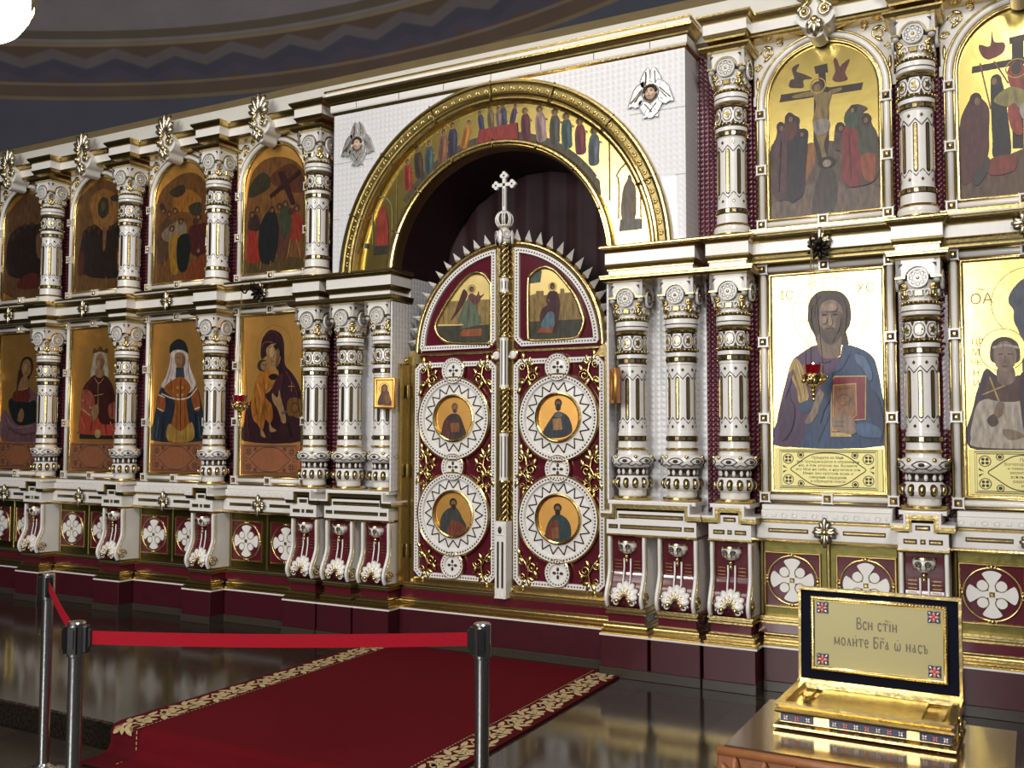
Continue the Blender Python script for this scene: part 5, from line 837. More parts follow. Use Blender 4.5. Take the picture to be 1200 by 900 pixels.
def plaque(t, k):
    """text plate under the saint: bordered plate, pointed cartouche, pierced corner circles"""
    bright = k > 0
    g = MB(); z0, z1, w_ = .086, .342, .318
    g.box(-w_, w_, -.004, .02, z0, z1, 0, .003)
    def line(poly, wd, m=1, closed=True):
        n = len(poly); out = []; inn = []
        for i, p in enumerate(poly):
            a = poly[(i - 1) % n]; b = poly[(i + 1) % n]; tx, tz = b[0] - a[0], b[1] - a[1]; q = math.hypot(tx, tz)
            out.append((p[0] - tz / q * wd, p[1] + tx / q * wd)); inn.append((p[0] + tz / q * wd, p[1] - tx / q * wd))
        g.add([(x, -.0048, z) for x, z in out + inn], [(i, (i + 1) % n, n + (i + 1) % n, n + i) for i in range(n)], m)
    X = .288; Z0, Z1 = .098, .330; zc = (Z0 + Z1) / 2
    for d in (0, .010): line([(-X + d, Z0 + d), (X - d, Z0 + d), (X - d, Z1 - d), (-X + d, Z1 - d)], .0026)
    car = sm([(-.222, zc), (-.185, zc + .030), (-.125, zc + .075), (-.075, zc + .096), (0, zc + .101), (.075, zc + .096), (.125, zc + .075), (.185, zc + .030), (.222, zc), (.185, zc - .030), (.125, zc - .075), (.075, zc - .096), (0, zc - .101), (-.075, zc - .096), (-.125, zc - .075), (-.185, zc - .030)], 3)
    line(car, .003)
    for sx in (-1, 1):
        for sz in (-1, 1):
            for cx, cz, r in ((.236, .064, .030), (.160, .088, .018)):
                line(ell(sx * cx, zc + sz * cz, r, r, 20), .0024)
                for i in range(4 if r > .02 else 1):
                    a = i * PI / 2 + PI / 4; rr = r * .5 if r > .02 else 0
                    g.prism(ell(sx * cx + rr * math.cos(a), zc + sz * cz + rr * math.sin(a), r * .30 if r > .02 else .011, r * .30 if r > .02 else .011, 10), -.0048, -.003, 1)
            g.prism([(sx * .268, zc + sz * .012), (sx * .240, zc + sz * .004), (sx * .268, zc + sz * .026)], -.0048, -.003, 1)
    pl = g.build('text_plate', [PALE if bright else COPPER, INK], t)
    if bright:
        for i, s in enumerate(PLQ[k]):
            text('inscription', s, .0235, INK, pl, (0, -.0046, zc + .072 - i * .024), (PI / 2, 0, 0), .0004)
    return pl
def lower_icon(k, pic, label, bg='gold', extra=None):
    t = thing('icon', label, 'icon', (BAYX[k], .088, H), 0, 'icons of the lower tier')
    z0, z1 = .037, 1.470
    painting(t, [(-.333, .075), (.333, .075), (.333, 1.43), (-.333, 1.43)], PIC[pic], .012, 'painting', bg, 0, extra, WARMAGED if k < 0 else LEAF)
    for x in (-FX, FX): rail(t, [(x, z0), (x, z1)])
    for z in (z0, z1): rail(t, [(-FX, z), (FX, z)])
    blocks(t, [(-FX, z0), (FX, z0), (-FX, z1), (FX, z1), (0, z0), (0, z1)] + [(s * FX, z) for s in (-1, 1) for z in (.53, 1.01)])
    g = MB(); g.band([(-.352, .062), (.352, .062), (.352, 1.446), (-.352, 1.446)], [(-.328, .080), (.328, .080), (.328, 1.424), (-.328, 1.424)], -.004, .012, 0, True, .004)
    g.build('gilded_slip', GOLD, t)
    pl = plaque(t, k)
    return t
RED = mat('red_lettering', rgb(150, 92, 52), 0, .5)
def letters(t, L):
    for s, x, z, h in L: text('lettering', s, h, RED, t, (x, .0112, z))
t = lower_icon(1, 'christ', 'gilded icon of a bearded long-haired man in blue holding a red book')
letters(t, [('ІС', -.235, 1.30, .075), ('ХС', .235, 1.315, .075)])
t = lower_icon(2, 'youth', 'gilded icon of a young saint holding a cross before a blue-hooded figure')
letters(t, [('ОА', -.235, 1.205, .085), ('цвт', -.245, .965, .06), ('М', -.27, .90, .05), ('ЧЕ', -.27, .84, .045), ('Н', -.27, .78, .05), ('И', -.27, .72, .05), ('~', -.235, 1.265, .07)])
lower_icon(-1, 'mother', 'icon of a mother in a dark maroon hood holding a child in ochre')
lower_icon(-2, 'nun', 'icon of a woman with a long white veil, dark hat and orange stole')
lower_icon(-3, 'princess', 'icon of a crowned woman in a dark cape and red dress holding a cross')
lower_icon(-4, 'woman', 'icon of a dark-haired woman in a lilac cloak, leftmost of the lower tier')
ZS = 2.543
def upper_icon(k, pic, label, bg='gold'):
    t = thing('arched_icon', label, 'icon', (BAYX[k], .088, H), 0, 'arched icons of the upper tier')
    arch = [(-.333, 1.79), (.333, 1.79)] + ell(0, ZS, .333, .333, 25, 0, PI)
    painting(t, arch, PIC[pic], .012, 'painting', bg, 0, None, WARMAGED if k < 0 else LEAF)
    a = [(FX, 1.757)] + [(FX, ZS)] + ell(0, ZS, FX, FX, 25, 0, PI)[1:-1] + [(-FX, ZS), (-FX, 1.757)]
    rail(t, a, 'arched_rail'); rail(t, [(-FX, 1.757), (FX, 1.757)])
    blocks(t, [(-FX, 1.757), (FX, 1.757), (0, 1.757)] + [(s * FX, z) for s in (-1, 1) for z in (2.11, 2.47)])
    o_ = [(-.352, 1.778), (.352, 1.778)] + ell(0, ZS, .352, .352, 25, 0, PI); i_ = [(-.328, 1.795), (.328, 1.795)] + ell(0, ZS, .328, .328, 25, 0, PI)
    g = MB(); g.band(o_, i_, -.004, .012, 0, True, .004); g.build('gilded_slip', GOLD, t)
    # pierced spandrel plates above the arch
    for s in (-1, 1):
        g = MB(); q = ell(0, ZS, .405, .405, 13, 0 if s > 0 else PI, PI / 2)
        g.prism(q + [(0, 2.952), (s * .43, 2.952), (s * .43, ZS)], .012, .03, 0)
        volute(g, s * .335, .008, 2.875, .044, s, 1, 1.8, .006); volute(g, s * .395, .008, 2.785, .026, -s, 1, 1.6, .005); volute(g, s * .255, .008, 2.922, .022, s, 1, 1.5, .005)
        g.petal(s * .36, .008, 2.82, PI / 2 + s * .9, .06, .022, .008, 1); g.petal(s * .30, .008, 2.90, PI / 2 - s * 1.2, .06, .022, .008, 1); g.petal(s * .40, .008, 2.73, -PI / 2, .09, .02, .008, 1)
        g.tube([(s * .425, .006, ZS + .06), (s * .425, .006, 2.945), (s * .12, .006, 2.945)], .006, 5, 1)
        g.build('spandrel', [WHITE, GOLD], t)
    return t
upper_icon(1, 'crucifixion', 'arched gilded icon of a man on a dark cross between two dark-robed crowds')
upper_icon(2, 'lowering', 'arched gilded icon of a body being lowered from a cross, cut by the right edge')
upper_icon(-1, 'carrying', 'arched brown-gold icon of a crowd under a slanting dark cross')
upper_icon(-2, 'crowd', 'arched brown icon of a crowd with a yellow-robed and a dark-robed figure in front')
upper_icon(-3, 'oval', 'arched brown icon with a dark oval above a dark crowd')
upper_icon(-4, 'gathering', 'arched dim icon of a dark gathering, leftmost of the upper tier')

# ------------------------------------------------------------------ white arch wall over the door, with its gilded arch
t = thing('arch_wall', 'white bossed wall around the large gilded arch over the double door', 'wall panel', (0, 0, 1.678 + H))
z0 = 0; cz = 1.6 - 1.678; top = 2.945 - 1.678
g = MB(); arc = [p for p in ell(0, cz, 1.20, 1.20, 61, 0, PI) if p[1] > 0]
xa = math.sqrt(1.2 ** 2 - cz ** 2)
g.prism([(xa, 0)] + arc + [(-xa, 0), (-1.43, 0), (-1.43, top), (1.43, top), (1.43, 0)], -.13, .13)
g.build('tiled_face', WTILE, t)
g = MB()
for x in (-1.0, -.5, .0, .5, 1.0): pass
for z in (.42, .86): 
    for s in (-1, 1): g.box(min(s * 1.43, s * (1.36 if z < .6 else 1.05)), max(s * 1.43, s * (1.36 if z < .6 else 1.05)), -.1312, -.12, z, z + .004)
g.build('tile_joints', mat('tile_joint', rgb(150, 148, 146), 0, .6), t)
for s in (-1, 1):   # white tiled strips behind the column pairs
    q = MB(); x0, x1 = sorted((s * .935, s * 1.482)); q.box(x0, x1, .121, .1295, PLAT + .06, 1.50 + H); tt = q.build('tile_panel', WTILE); tag(tt, 'white bossed tile panel behind the column pair ' + ('left' if s < 0 else 'right') + ' of the double door', 'wall panel', 'white tile panels')
TOP = [(0, 2.925, 0), (.012, 2.935, 1), (.016, 2.946, 1), (.022, 2.955, 0), (.022, 3.000, 0), (.030, 3.010, 1), (.034, 3.020, 2), (.050, 3.040, 1), (.062, 3.050, 1), (.066, 3.064, 1), (.05, 3.075, 0), (.05, 3.095, 0), (.06, 3.10, 1), (.06, 3.112, 1)]
t2 = thing('arch_cornice', 'straight white and gold cornice along the top of the white arch wall', 'cornice', (0, 0, 2.925 + H))
g = MB(); run(g, -1.43, 1.43, -.13, [(d, z - 2.925, m) for d, z, m in TOP], .13); g.build('moulding', M3, t2)
g = MB()
for i in range(7): g.box(-1.2 + i * .4 - .002, -1.2 + i * .4 + .002, -.1535, -.14, .030, .075)
g.build('joints', DARK, t2)
# the arch
t = thing('painted_arch', 'large gilded arch painted with robed figures around a red table', 'arch', (0, -.10, 1.6 + H))
def arc_band(prof, name, mats, a0=.05, a1=PI - .05, n=72):
    """prof: (radius, y, material)"""
    g = MB(); vs = []
    for r, y, _ in prof: vs += [(r * math.cos(a0 + (a1 - a0) * i / n), y, r * math.sin(a0 + (a1 - a0) * i / n)) for i in range(n + 1)]
    for j in range(len(prof) - 1): g.add(vs[j * (n + 1):(j + 2) * (n + 1)], [(i, i + 1, n + 2 + i, n + 1 + i) for i in range(n)], prof[j + 1][2], True)
    return g.build(name, mats, t)
arc_band([(1.345, .0, 0), (1.345, -.06, 0), (1.335, -.074, 0), (1.322, -.074, 0), (1.312, -.060, 1), (1.300, -.056, 1), (1.262, -.056, 1), (1.252, -.066, 0), (1.240, -.072, 0), (1.230, -.066, 0), (1.220, -.05, 1), (1.212, -.05, 0), (1.205, -.058, 0), (1.195, -.05, 0), (1.188, -.03, 0), (1.185, 0, 0)], 'outer_moulding', [GOLD, OLDGOLD])
arc_band([(.935, 0, 0), (.930, -.022, 0), (.918, -.034, 0), (.905, -.034, 0), (.893, -.024, 0), (.886, -.028, 0), (.876, -.024, 0), (.872, .0, 0), (.872, .1, 0)], 'inner_moulding', [GOLD, OLDGOLD])
g = MB()
for i in range(110):
    a = .06 + (PI - .12) * i / 109
    g.petal(1.264 * math.cos(a), -.056, 1.264 * math.sin(a), a + .5 * (1 if i % 2 else -1), .036, .016, .006, 0)
tag(g.build('leaf_band', GOLD, t), kind='stuff')
for i in range(1, 8):
    a = PI * i / 8; c, s_ = math.cos(a), math.sin(a)
    for r0, r1 in ((1.19, 1.348), (.872, .936)):
        g = MB(); g.tube([(r * c, -.066 if r > 1 else -.03, r * s_) for r in (r0, r1)], .007, 4, 0); g.build('joint_band', OLDGOLD, t)
mb = MB(); n = 72; a0, a1 = .045, PI - .045
mb.add([(r * math.cos(a0 + (a1 - a0) * i / n), 0, r * math.sin(a0 + (a1 - a0) * i / n)) for r in (.92, 1.20) for i in range(n + 1)], [(i, n + 1 + i, n + 2 + i, i + 1) for i in range(n)], 1)
def ring_poly(r0, r1, b0, b1, n=24): return [(r0 * math.cos(b0 + (b1 - b0) * i / n), r0 * math.sin(b0 + (b1 - b0) * i / n)) for i in range(n + 1)] + [(r1 * math.cos(b1 + (b0 - b1) * i / n), r1 * math.sin(b1 + (b0 - b1) * i / n)) for i in range(n + 1)]
q = ring_poly(.925, .985, .62, 2.50, 30); m_ = len(q) // 2
gr = MB(); mb.add([(x, -STEP, z) for x, z in q], [(i, i + 1, 2 * m_ - 2 - i, 2 * m_ - 1 - i) for i in range(m_ - 1)], 0, False, None, (84, 76, 56))
picture(mb, [('p', (86, 78, 60), [(.655, 2.33 - 1.6), (.70, 2.25 - 1.6), (.82, 2.14 - 1.6), (.835, 1.98 - 1.6), (.80, 2.05 - 1.6), (.69, 2.22 - 1.6), (.60, 2.31 - 1.6)])], 0, 0, 0, 2)
for j, (fx, fz, hx, hz_, c) in enumerate(PIC['FIG']):
    dx, dz = hx - fx, hz_ - fz; L = math.hypot(dx, dz); ux, uz = dx / L, dz / L; px, pz = uz, -ux
    P = lambda u, v: (fx + ux * u * L + px * v * L, fz - 1.6 + uz * u * L + pz * v * L)
    lt = tuple(min(255, int(v * 1.25)) for v in c); dk = tuple(int(v * .72) for v in c)
    picture(mb, [('s', c, [P(0, -.13), P(.3, -.17), P(.62, -.16), P(.82, -.10), P(.86, 0), P(.82, .10), P(.62, .17), P(.3, .16), P(0, .14)]), ('s', dk, [P(.02, -.1), P(.5, -.12), P(.75, -.05), P(.4, .0), P(.03, 0)]),
                 ('s', lt, [P(.1, .05), P(.5, .12), P(.74, .07), P(.45, .03)]), ('e', (176, 140, 62), P(.95, 0) + (L * .12, L * .12)), ('e', (66, 48, 36), P(.95, 0) + (L * .08, L * .095)), ('e', (150, 116, 82), P(.93, .015) + (L * .05, L * .065)), ('l', (150, 116, 82), [P(.62, .16), P(.58, .24)], L * .05)], 0, 0, 0, 4 + j % 3)
picture(mb, PIC['arch'], 0, 0, -1.6, 12)
mb.build('painting', [PAINT, LEAF], t)
# seraphs
def seraph(lab):
    t = thing('seraph', lab, 'ornament', (0, 0, 0), 0, 'six-winged faces on the arch wall')
    g = MB()
    for s in (-1, 1):
        for P in ([(-.012, .05), (.004, .10), (.010, .165), (.034, .162), (.056, .125), (.074, .08), (.05, .04)],                     # upper wings
                  [(.04, .075), (.085, .068), (.118, .035), (.140, -.02), (.158, -.075), (.130, -.072), (.105, -.085), (.08, -.075), (.055, -.05)],                  # side wings
                  [(.06, -.04), (.02, -.06), (-.03, -.11), (-.052, -.162), (-.02, -.155), (.0, -.168), (.03, -.15), (.062, -.11), (.085, -.06)]):   # lower, crossing
            g.prism(sm([(s * a, b) for a, b in P], 3), -.018 if s > 0 else -.013, .0, 0)
            g.tube([(s * a, -.018, b) for a, b in sm(P, 3)], .003, 4, 0, True)
        for (a, b), (c, d) in (((.06, .03), (.14, -.05)), ((.065, .01), (.11, -.045)), ((.035, .06), (.03, .145)), ((.04, -.07), (-.01, -.13))):
            g.tube([(s * a, -.02, b), (s * c, -.02, d)], .0035, 4, 1)
    g.build('wings', [SILVER, OLDGOLD], t)
    g = MB(); g.lathe([(.062, 0, 0), (.062, .018, 0), (.056, .026, 0), (.050, .018, 0), (.046, .010, 1), (.0001, .008, 1)], 24, 0, True, Matrix.Rotation(PI / 2, 4, 'X')); g.build('round_frame', [SILVER, DARK], t)
    g = MB(); g.ball((0, -.016, -.004), .036, .028, .042, 14, 10); g.ball((0, -.046, -.008), .006, .008, .010, 6, 5)
    for s in (-1, 1): g.ball((s * .034, -.016, -.004), .006, .006, .010, 6, 5); g.ball((s * .016, -.036, -.016), .010, .008, .008, 6, 5)
    fc = g.build('face', SKIN, t)
    g = MB()
    for s in (-1, 1): g.ball((s * .014, -.041, .004), .0065, .004, .004, 6, 5, 0); g.tube([(s * .006, -.041, .013), (s * .014, -.043, .016), (s * .023, -.038, .013)], .0018, 4, 0)
    g.ball((0, -.042, -.024), .009, .004, .0035, 6, 5, 1); g.build('features', [HAIRM, mat('painted_lips', rgb(176, 92, 84))], fc)
    g = MB(); g.ball((0, -.006, .014), .044, .026, .038, 12, 8)
    for i in range(7): a = PI * (i + .0) / 6; g.ball((.038 * math.cos(a), -.022, .014 + .034 * math.sin(a)), .012, .012, .012, 6, 5)
    g.build('hair', HAIRM, t)
    return t
se = seraph('silver six-winged face right of the gilded arch'); se.location = (1.2, -.13, 2.66 + H)
dup(se, (-1.19, -.13, 2.665 + H), 'silver six-winged face left of the gilded arch')
# ------------------------------------------------------------------ royal doors
dado('maroon and gold threshold plinth under the double door', 0, .86, 'threshold', True)
DY = .085; DB0 = -.70
PALELEAF = mat('worn_gold_leaf', rgb(220, 196, 130), 1, .45, .1, 9, .15)
def strip(poly, wd, closed=True):
    """outline and inset copy of a polygon (counter-clockwise) by wd"""
    n = len(poly); out = []
    for i, p in enumerate(poly):
        a = poly[(i - 1) % n]; b = poly[(i + 1) % n]
        d1 = (p[0] - a[0], p[1] - a[1]); d2 = (b[0] - p[0], b[1] - p[1]); l1 = math.hypot(*d1) or 1; l2 = math.hypot(*d2) or 1
        n1 = (-d1[1] / l1, d1[0] / l1); n2 = (-d2[1] / l2, d2[0] / l2); k = 1 + n1[0] * n2[0] + n1[1] * n2[1]; k = max(k, .35)
        out.append((p[0] + (n1[0] + n2[0]) / k * wd, p[1] + (n1[1] + n2[1]) / k * wd))
    return out
def dots_along(g, poly, sp, r, y, m, closed=True):
    n = len(poly); acc = 0
    for i in range(n if closed else n - 1):
        a, b = poly[i], poly[(i + 1) % n]; L = math.hypot(b[0] - a[0], b[1] - a[1]); d = acc
        while d < L:
            g.ball((a[0] + (b[0] - a[0]) * d / L, y, a[1] + (b[1] - a[1]) * d / L), r, r * .7, r, 6, 4, m); d += sp
        acc = d - L
def beaded(t, poly, name, wd=.036):
    inn = strip(poly, wd); mid = strip(poly, wd / 2)
    g = MB(); g.band(poly, inn, -.022, .0, 0)
    dots_along(g, mid, .0225, .0062, -.0235, 1)
    return g.build(name, [WHITE, DARK], t)
SCR = None
def scroll_mesh():
    """one gilded acanthus sprig"""
    g = MB()
    g.tube([(-.06, -.008, -.10), (-.02, -.012, -.05), (.01, -.012, 0), (.0, -.012, .05), (-.03, -.010, .09)], [.004, .007, .008, .007, .004], 5)
    volute(g, .035, -.010, -.02, .038, 1, 0, 1.5, .006); volute(g, -.042, -.010, .045, .030, -1, 0, 1.5, .005); volute(g, -.045, -.008, -.055, .026, 1, 0, 1.4, .005)
    for cx, cz, a, l in ((.0, .05, 70, .06), (.0, .05, 20, .05), (-.01, .06, 125, .055), (-.02, -.05, 200, .05), (.0, -.04, 300, .05), (.045, .0, 60, .05), (-.05, -.09, 240, .045), (-.03, .09, 95, .045)):
        g.petal(cx, -.008, cz, math.radians(a), l * 1.1, .029, .010)
    return g
o = scroll_mesh().build('acanthus_scroll', GOLD); SCR = o.data; bpy.data.objects.remove(o)
def roundel(t, x, z, pic, lab):
    r = thing('roundel', None, None, (x, -.012, z)); r.parent = t
    M = Matrix.Rotation(PI / 2, 4, 'X')
    g = MB(); g.lathe([(.315, 0, 0), (.313, .026, 1), (.306, .032, 1), (.300, .026, 1), (.300, .024, 0), (.268, .024, 0), (.262, .016, 0), (.260, .0, 0)], 56, 0, True, M)
    dots_along(g, ell(0, 0, .284, .284, 60), .0235, .0068, -.026, 2)
    g.build('beaded_ring', [WHITE, GOLD, DARK], r)
    g = MB(); g.lathe([(.264, .004, 0), (.175, .012, 0)], 56, 0, False, M)
    n = 18
    for i in range(n):
        a0, a1, a2 = [2 * PI * (i + d) / n for d in (-.5, 0, .5)]
        for p, q in (((.192, a0), (.250, a1)), ((.250, a1), (.192, a2))):
            yy = lambda rr: -.004 - .009 * (.264 - rr) / .089 - .002
            g.tube([(p[0] * math.cos(p[1]), yy(p[0]), p[0] * math.sin(p[1])), (q[0] * math.cos(q[1]), yy(q[0]), q[0] * math.sin(q[1]))], .0045, 4, 1)
    g.build('star_disc', [WHITE, DARK], r)
    g = MB(); g.lathe([(.180, .008), (.178, .024), (.168, .028), (.158, .022), (.152, .004)], 48, 0, True, M); g.build('gold_rim', GOLD, r)
    mb = MB(); mb.lathe([(.157, .008, 1), (.0001, .008, 1)], 48, 1, False, M); picture(mb, PIC[pic], -.009); mb.build('painting', [PAINT, WARMAGED], r)
    return r
def knot(t, x, z):
    k = thing('rosette_knot', None, None, (x, -.014, z)); k.parent = t; M = Matrix.Rotation(PI / 2, 4, 'X')
    g = MB(); g.lathe([(.100, 0, 0), (.099, .026, 1), (.094, .030, 1), (.090, .026, 0), (.066, .026, 0), (.060, .014, 0)], 36, 0, True, M); dots_along(g, ell(0, 0, .080, .080, 40), .0215, .006, -.027, 2); g.build('beaded_ring', [WHITE, GOLD, DARK], k)
    g = MB(); g.lathe([(.062, .012, 0), (.0001, .018, 0)], 24, 0, True, M)
    for i in range(4):
        a = i * PI / 2; g.petal(.012 * math.cos(a), -.016, .012 * math.sin(a), a, .030, .020, .006, 1)
    g.ball((0, -.018, 0), .007, .006, .007, 6, 5, 1); g.build('leaf_disc', [WHITE, DARK], k)
def leaf(sd, label, outl, pic_u, r1, r2):
    """one wing of the door; sd -1 left, +1 right.  x is measured from the middle of the wing, the meeting edge lies at -sd*.375"""
    cx = sd * .425
    t = thing('door_leaf', label, 'door leaf', (cx, DY, DB0 + H), 0, 'wings of the royal door')
    zz = 1.05 - DB0; mx = lambda x: x - cx
    def arch(R, xin, n=22):
        """curve from the meeting edge over the shoulder, measured in door coordinates"""
        a_in = math.acos(max(-1, min(1, xin / R)))
        return [(sd * R * math.cos(a), R * math.sin(a)) for a in [a_in + (0 - a_in) * i / n for i in range(n + 1)]]
    ccw = lambda P: P if sum(P[i][0] * P[(i + 1) % len(P)][1] - P[(i + 1) % len(P)][0] * P[i][1] for i in range(len(P))) > 0 else P[::-1]
    # maroon ground of the whole wing
    A = [(mx(x), z + zz) for x, z in arch(.755, .06)]
    ol = ccw([(mx(sd * .06), 0)] + A + [(mx(sd * .80), zz - .02), (mx(sd * .80), 0)])
    g = MB(); g.prism(ol, .0, .04, 0); g.build('leaf_ground', MAROON, t)
    # gilded frame of the wing
    g = MB(); B = [(mx(x), z + zz) for x, z in arch(.788, .045)]; C = [(mx(x), z + zz) for x, z in arch(.745, .045)]
    n = len(B); vs = []
    mid_ = [((b[0] + c[0]) / 2, (b[1] + c[1]) / 2) for b, c in zip(B, C)]
    for P, y in ((B, .04), (B, -.012), (mid_, -.030), (C, -.022), (C, 0)): vs += [(x, y, z) for x, z in P]
    g.add(vs, [(k * n + i, k * n + i + 1, (k + 1) * n + i + 1, (k + 1) * n + i) for k in range(4) for i in range(n - 1)], 0, True)
    x0, x1 = sorted((mx(sd * .775), mx(sd * .82))); g.box(x0, x1, -.018, .04, 0, zz - .04, 0, .006)
    x0, x1 = sorted((mx(sd * .028), mx(sd * .075))); g.box(x0, x1, -.018, .04, 0, zz + .74, 0, .006)
    g.box(-.375, .375, -.018, .04, 0, .055, 0, .008); g.box(-.375, .375, -.014, .03, zz - .032, zz - .012, 0, .005)
    g.prism(ccw([(mx(sd * .70), zz - .09), (mx(sd * .83), zz - .09), (mx(sd * .83), zz + .01), (mx(sd * .775), zz + .015)]), -.016, .03, 0)
    g.build('gilded_frame', GOLD, t)
    # beaded white borders
    c_ = .045; L_, R_ = -.352, .352
    beaded(t, [(L_ + c_, .06), (R_ - c_, .06), (R_, .06 + c_), (R_, zz - .085 - c_), (R_ - c_, zz - .085 + 0), (L_ + c_, zz - .085), (L_, zz - .085 - c_), (L_, .06 + c_)], 'lower_beaded_border')
    D = [(mx(x), z + zz) for x, z in arch(.735, .078)]
    e0 = mx(sd * .078)
    up_ = ccw([(e0 + sd * .055, .008 + zz), (e0, .06 + zz)] + D[:-2] + [(mx(sd * .735), .03 + zz), (mx(sd * .72), .008 + zz)])
    beaded(t, up_, 'upper_beaded_border')
    # roundels, knots, scrolls
    roundel(t, sd * .005, .545 - DB0, r1, ''); roundel(t, sd * .005, -.162 - DB0, r2, '')
    for z in (.90, .185, -.535): knot(t, sd * .005, z - DB0)
    for x, z, rx, sc in ((-.24, .86, 0, 1), (.24, .86, 1, 1), (-.255, .20, 0, 1.05), (.255, .20, 1, 1.05), (-.24, -.53, 2, 1), (.24, -.53, 3, 1), (-.25, .10, 2, .7), (.25, .10, 3, .7)):
        s = link('acanthus_scroll', SCR, t, (x, -.006, z - DB0), (0, 0, 0)); sc *= 1.1; s.scale = (sc * (-1 if rx % 2 else 1), 1, sc * (-1 if rx > 1 else 1))
    # upper picture with its gold moulding
    u = thing('upper_icon', None, None, (0, 0, -DB0)); u.parent = t
    mb = MB(); mb.prism(outl, -.006, .005, 1); picture(mb, PIC[pic_u], -.006); mb.build('painting', [PAINT, PALELEAF], u)
    g = MB(); g.tube([(x, -.012, z) for x, z in sm(outl, 4)], .014, 8, 0, True); g.build('gold_moulding', GOLD, u)
    # spikes around the arch
    for i in range(13):
        a = .10 + (PI / 2 - .20) * i / 12; c, s_ = sd * math.cos(a), math.sin(a)
        g = MB(); b0 = .788; hw = .030
        p = [(mx(b0 * c) - s_ * hw * sd, b0 * s_ + zz + abs(c) * hw), (mx(b0 * c) + s_ * hw * sd, b0 * s_ + zz - abs(c) * hw), (mx((b0 + .085) * c), (b0 + .085) * s_ + zz)]
        mm_ = (mx((b0 + .012) * c), (b0 + .012) * s_ + zz)
        g.add([(p[0][0], .028, p[0][1]), (p[1][0], .028, p[1][1]), (p[2][0], .004, p[2][1]), (mm_[0], -.030, mm_[1])], [(0, 3, 2), (3, 1, 2), (0, 2, 1), (0, 1, 3)], 0)
        g.build('spike', WHITE, t)
    # meeting-edge boss and foot studs
    for x, z, r in ((-sd * .358, zz - .05, .046), (sd * .36, .03, .018), (-sd * .36, .03, .018)):
        g = MB(); M = Matrix.Translation((x, -.016, z)) @ Matrix.Rotation(PI / 2, 4, 'X')
        g.lathe([(r, 0, 0), (r, .012, 0), (r * .8, .018, 0), (r * .62, .012, 0), (r * .5, .016, 1), (.0001, .018, 1)], 18, 0, True, M); g.build('boss', [GOLD, WHITE], t)
    return t
leaf(-1, 'left wing of the double door, its top picture showing a winged figure', PIC['OUTL'], 'angel', 'gospel_a', 'gospel_c')
leaf(1, 'right wing of the double door, its top picture showing a maroon-robed woman', PIC['OUTR'], 'maiden', 'gospel_b', 'gospel_d')
# middle post with ball and cross
t = thing('door_post', 'slender white and gold post between the door wings, crowned by a cross', 'post', (.018, .022, -.73 + H))
zb = .73
def seg_(z0, z1, kind):
    g = MB(); a, b = z0 + zb, z1 + zb
    if kind == 'w':
        g.lathe([(.036, a), (.033, a + .012), (.033, b - .012), (.036, b)], 18, 0)
        for k in range(8): cyl_poly(g, capsule(.008, a + .03, b - .03), k * PI / 4, .033, .001, 1)
        g.build('fluted_section', [WHITE, DARK], t)
    else:
        n = max(6, int((b - a) / .012)); g.lathe([(.024, a), (.024, b)], 14, 1)
        for h in range(4): g.tube([(.025 * math.cos(h * PI / 2 + i * .42), .025 * math.sin(h * PI / 2 + i * .42), a + (b - a) * i / n) for i in range(n + 1)], .0085, 5, 0)
        g.build('twisted_section', [GOLD, DARK], t)
    g = MB(); T = Matrix.Translation((0, 0, b)); g.lathe([(.034, -.010), (.042, -.006), (.043, 0), (.042, .006), (.034, .010)], 18, 0, True, T); g.build('gold_ring', GOLD, t)
for z0, z1, k in ((-.19, .09, 't'), (.09, .445, 'w'), (.445, .75, 't'), (.75, 1.13, 'w'), (1.13, 1.44, 't'), (1.44, 1.56, 'w'), (1.56, 1.80, 't')): seg_(z0, z1, k)
g = MB(); g.box(-.046, .046, -.05, .04, 0, .54, 0, .004)
for x in (-.018, .018): g.prism([(p[0] + x, p[1]) for p in capsule(.016, .07, .40)], -.052, -.04, 1)
for i in range(3): g.prism([(-.046 + i * .031, .0), (-.015 + i * .031, 0), (-.03 + i * .031, .045)], -.056, -.04, 0)
g.box(-.034, .034, -.055, -.04, .44, .52, 0, .004); g.petal(0, -.055, .455, PI / 2, .05, .03, .008, 1); g.build('pilaster_foot', [WHITE, DARK], t)
g = MB(); z = 1.80 + zb; g.lathe([(.036, z), (.052, z + .02), (.058, z + .05), (.056, z + .085), (.044, z + .10), (.034, z + .108), (.030, z + .125)], 20, 0); g.build('collar', WHITE, t)
for k in range(4):
    md = link('medallion', PR['medallion'], t, (.056 * math.sin(k * PI / 2 + PI / 4), -.056 * math.cos(k * PI / 2 + PI / 4), z + .062), (0, 0, k * PI / 2 + PI / 4)); md.scale = (.55, .55, .55)
    g = MB(); a = k * PI / 2; g.petal(0, -.060, z + .10, -PI / 2, .11, .034, .010, 0, 1, Matrix.Rotation(a, 4, 'Z')); g.build('hanging_leaf', [WHITE, DARK], t)
g = MB(); c = 1.976 + zb
g.lathe([(.028, c - .066), (.040, c - .062), (.046, c - .058)], 18, 1); g.ball((0, 0, c), .062, .062, .064, 24, 14, 2)
for k in range(8):
    th = k * PI / 4
    for d in (-.28, .28): g.tube([(.064 * math.cos(u) * math.sin(th + d * math.cos(u)), -.064 * math.cos(u) * math.cos(th + d * math.cos(u)), c + .065 * math.sin(u)) for u in [-1.2 + 2.4 * i / 8 for i in range(9)]], .006, 5, 0)
for z_ in (-.045, .045): g.tube([(.048 * math.cos(u * PI / 10), .048 * math.sin(u * PI / 10), c + z_) for u in range(20)], .006, 5, 0, True)
g.lathe([(.02, c + .060), (.026, c + .066), (.012, c + .078)], 12, 0); g.build('ball', [WHITE, GOLD, DARK], t)
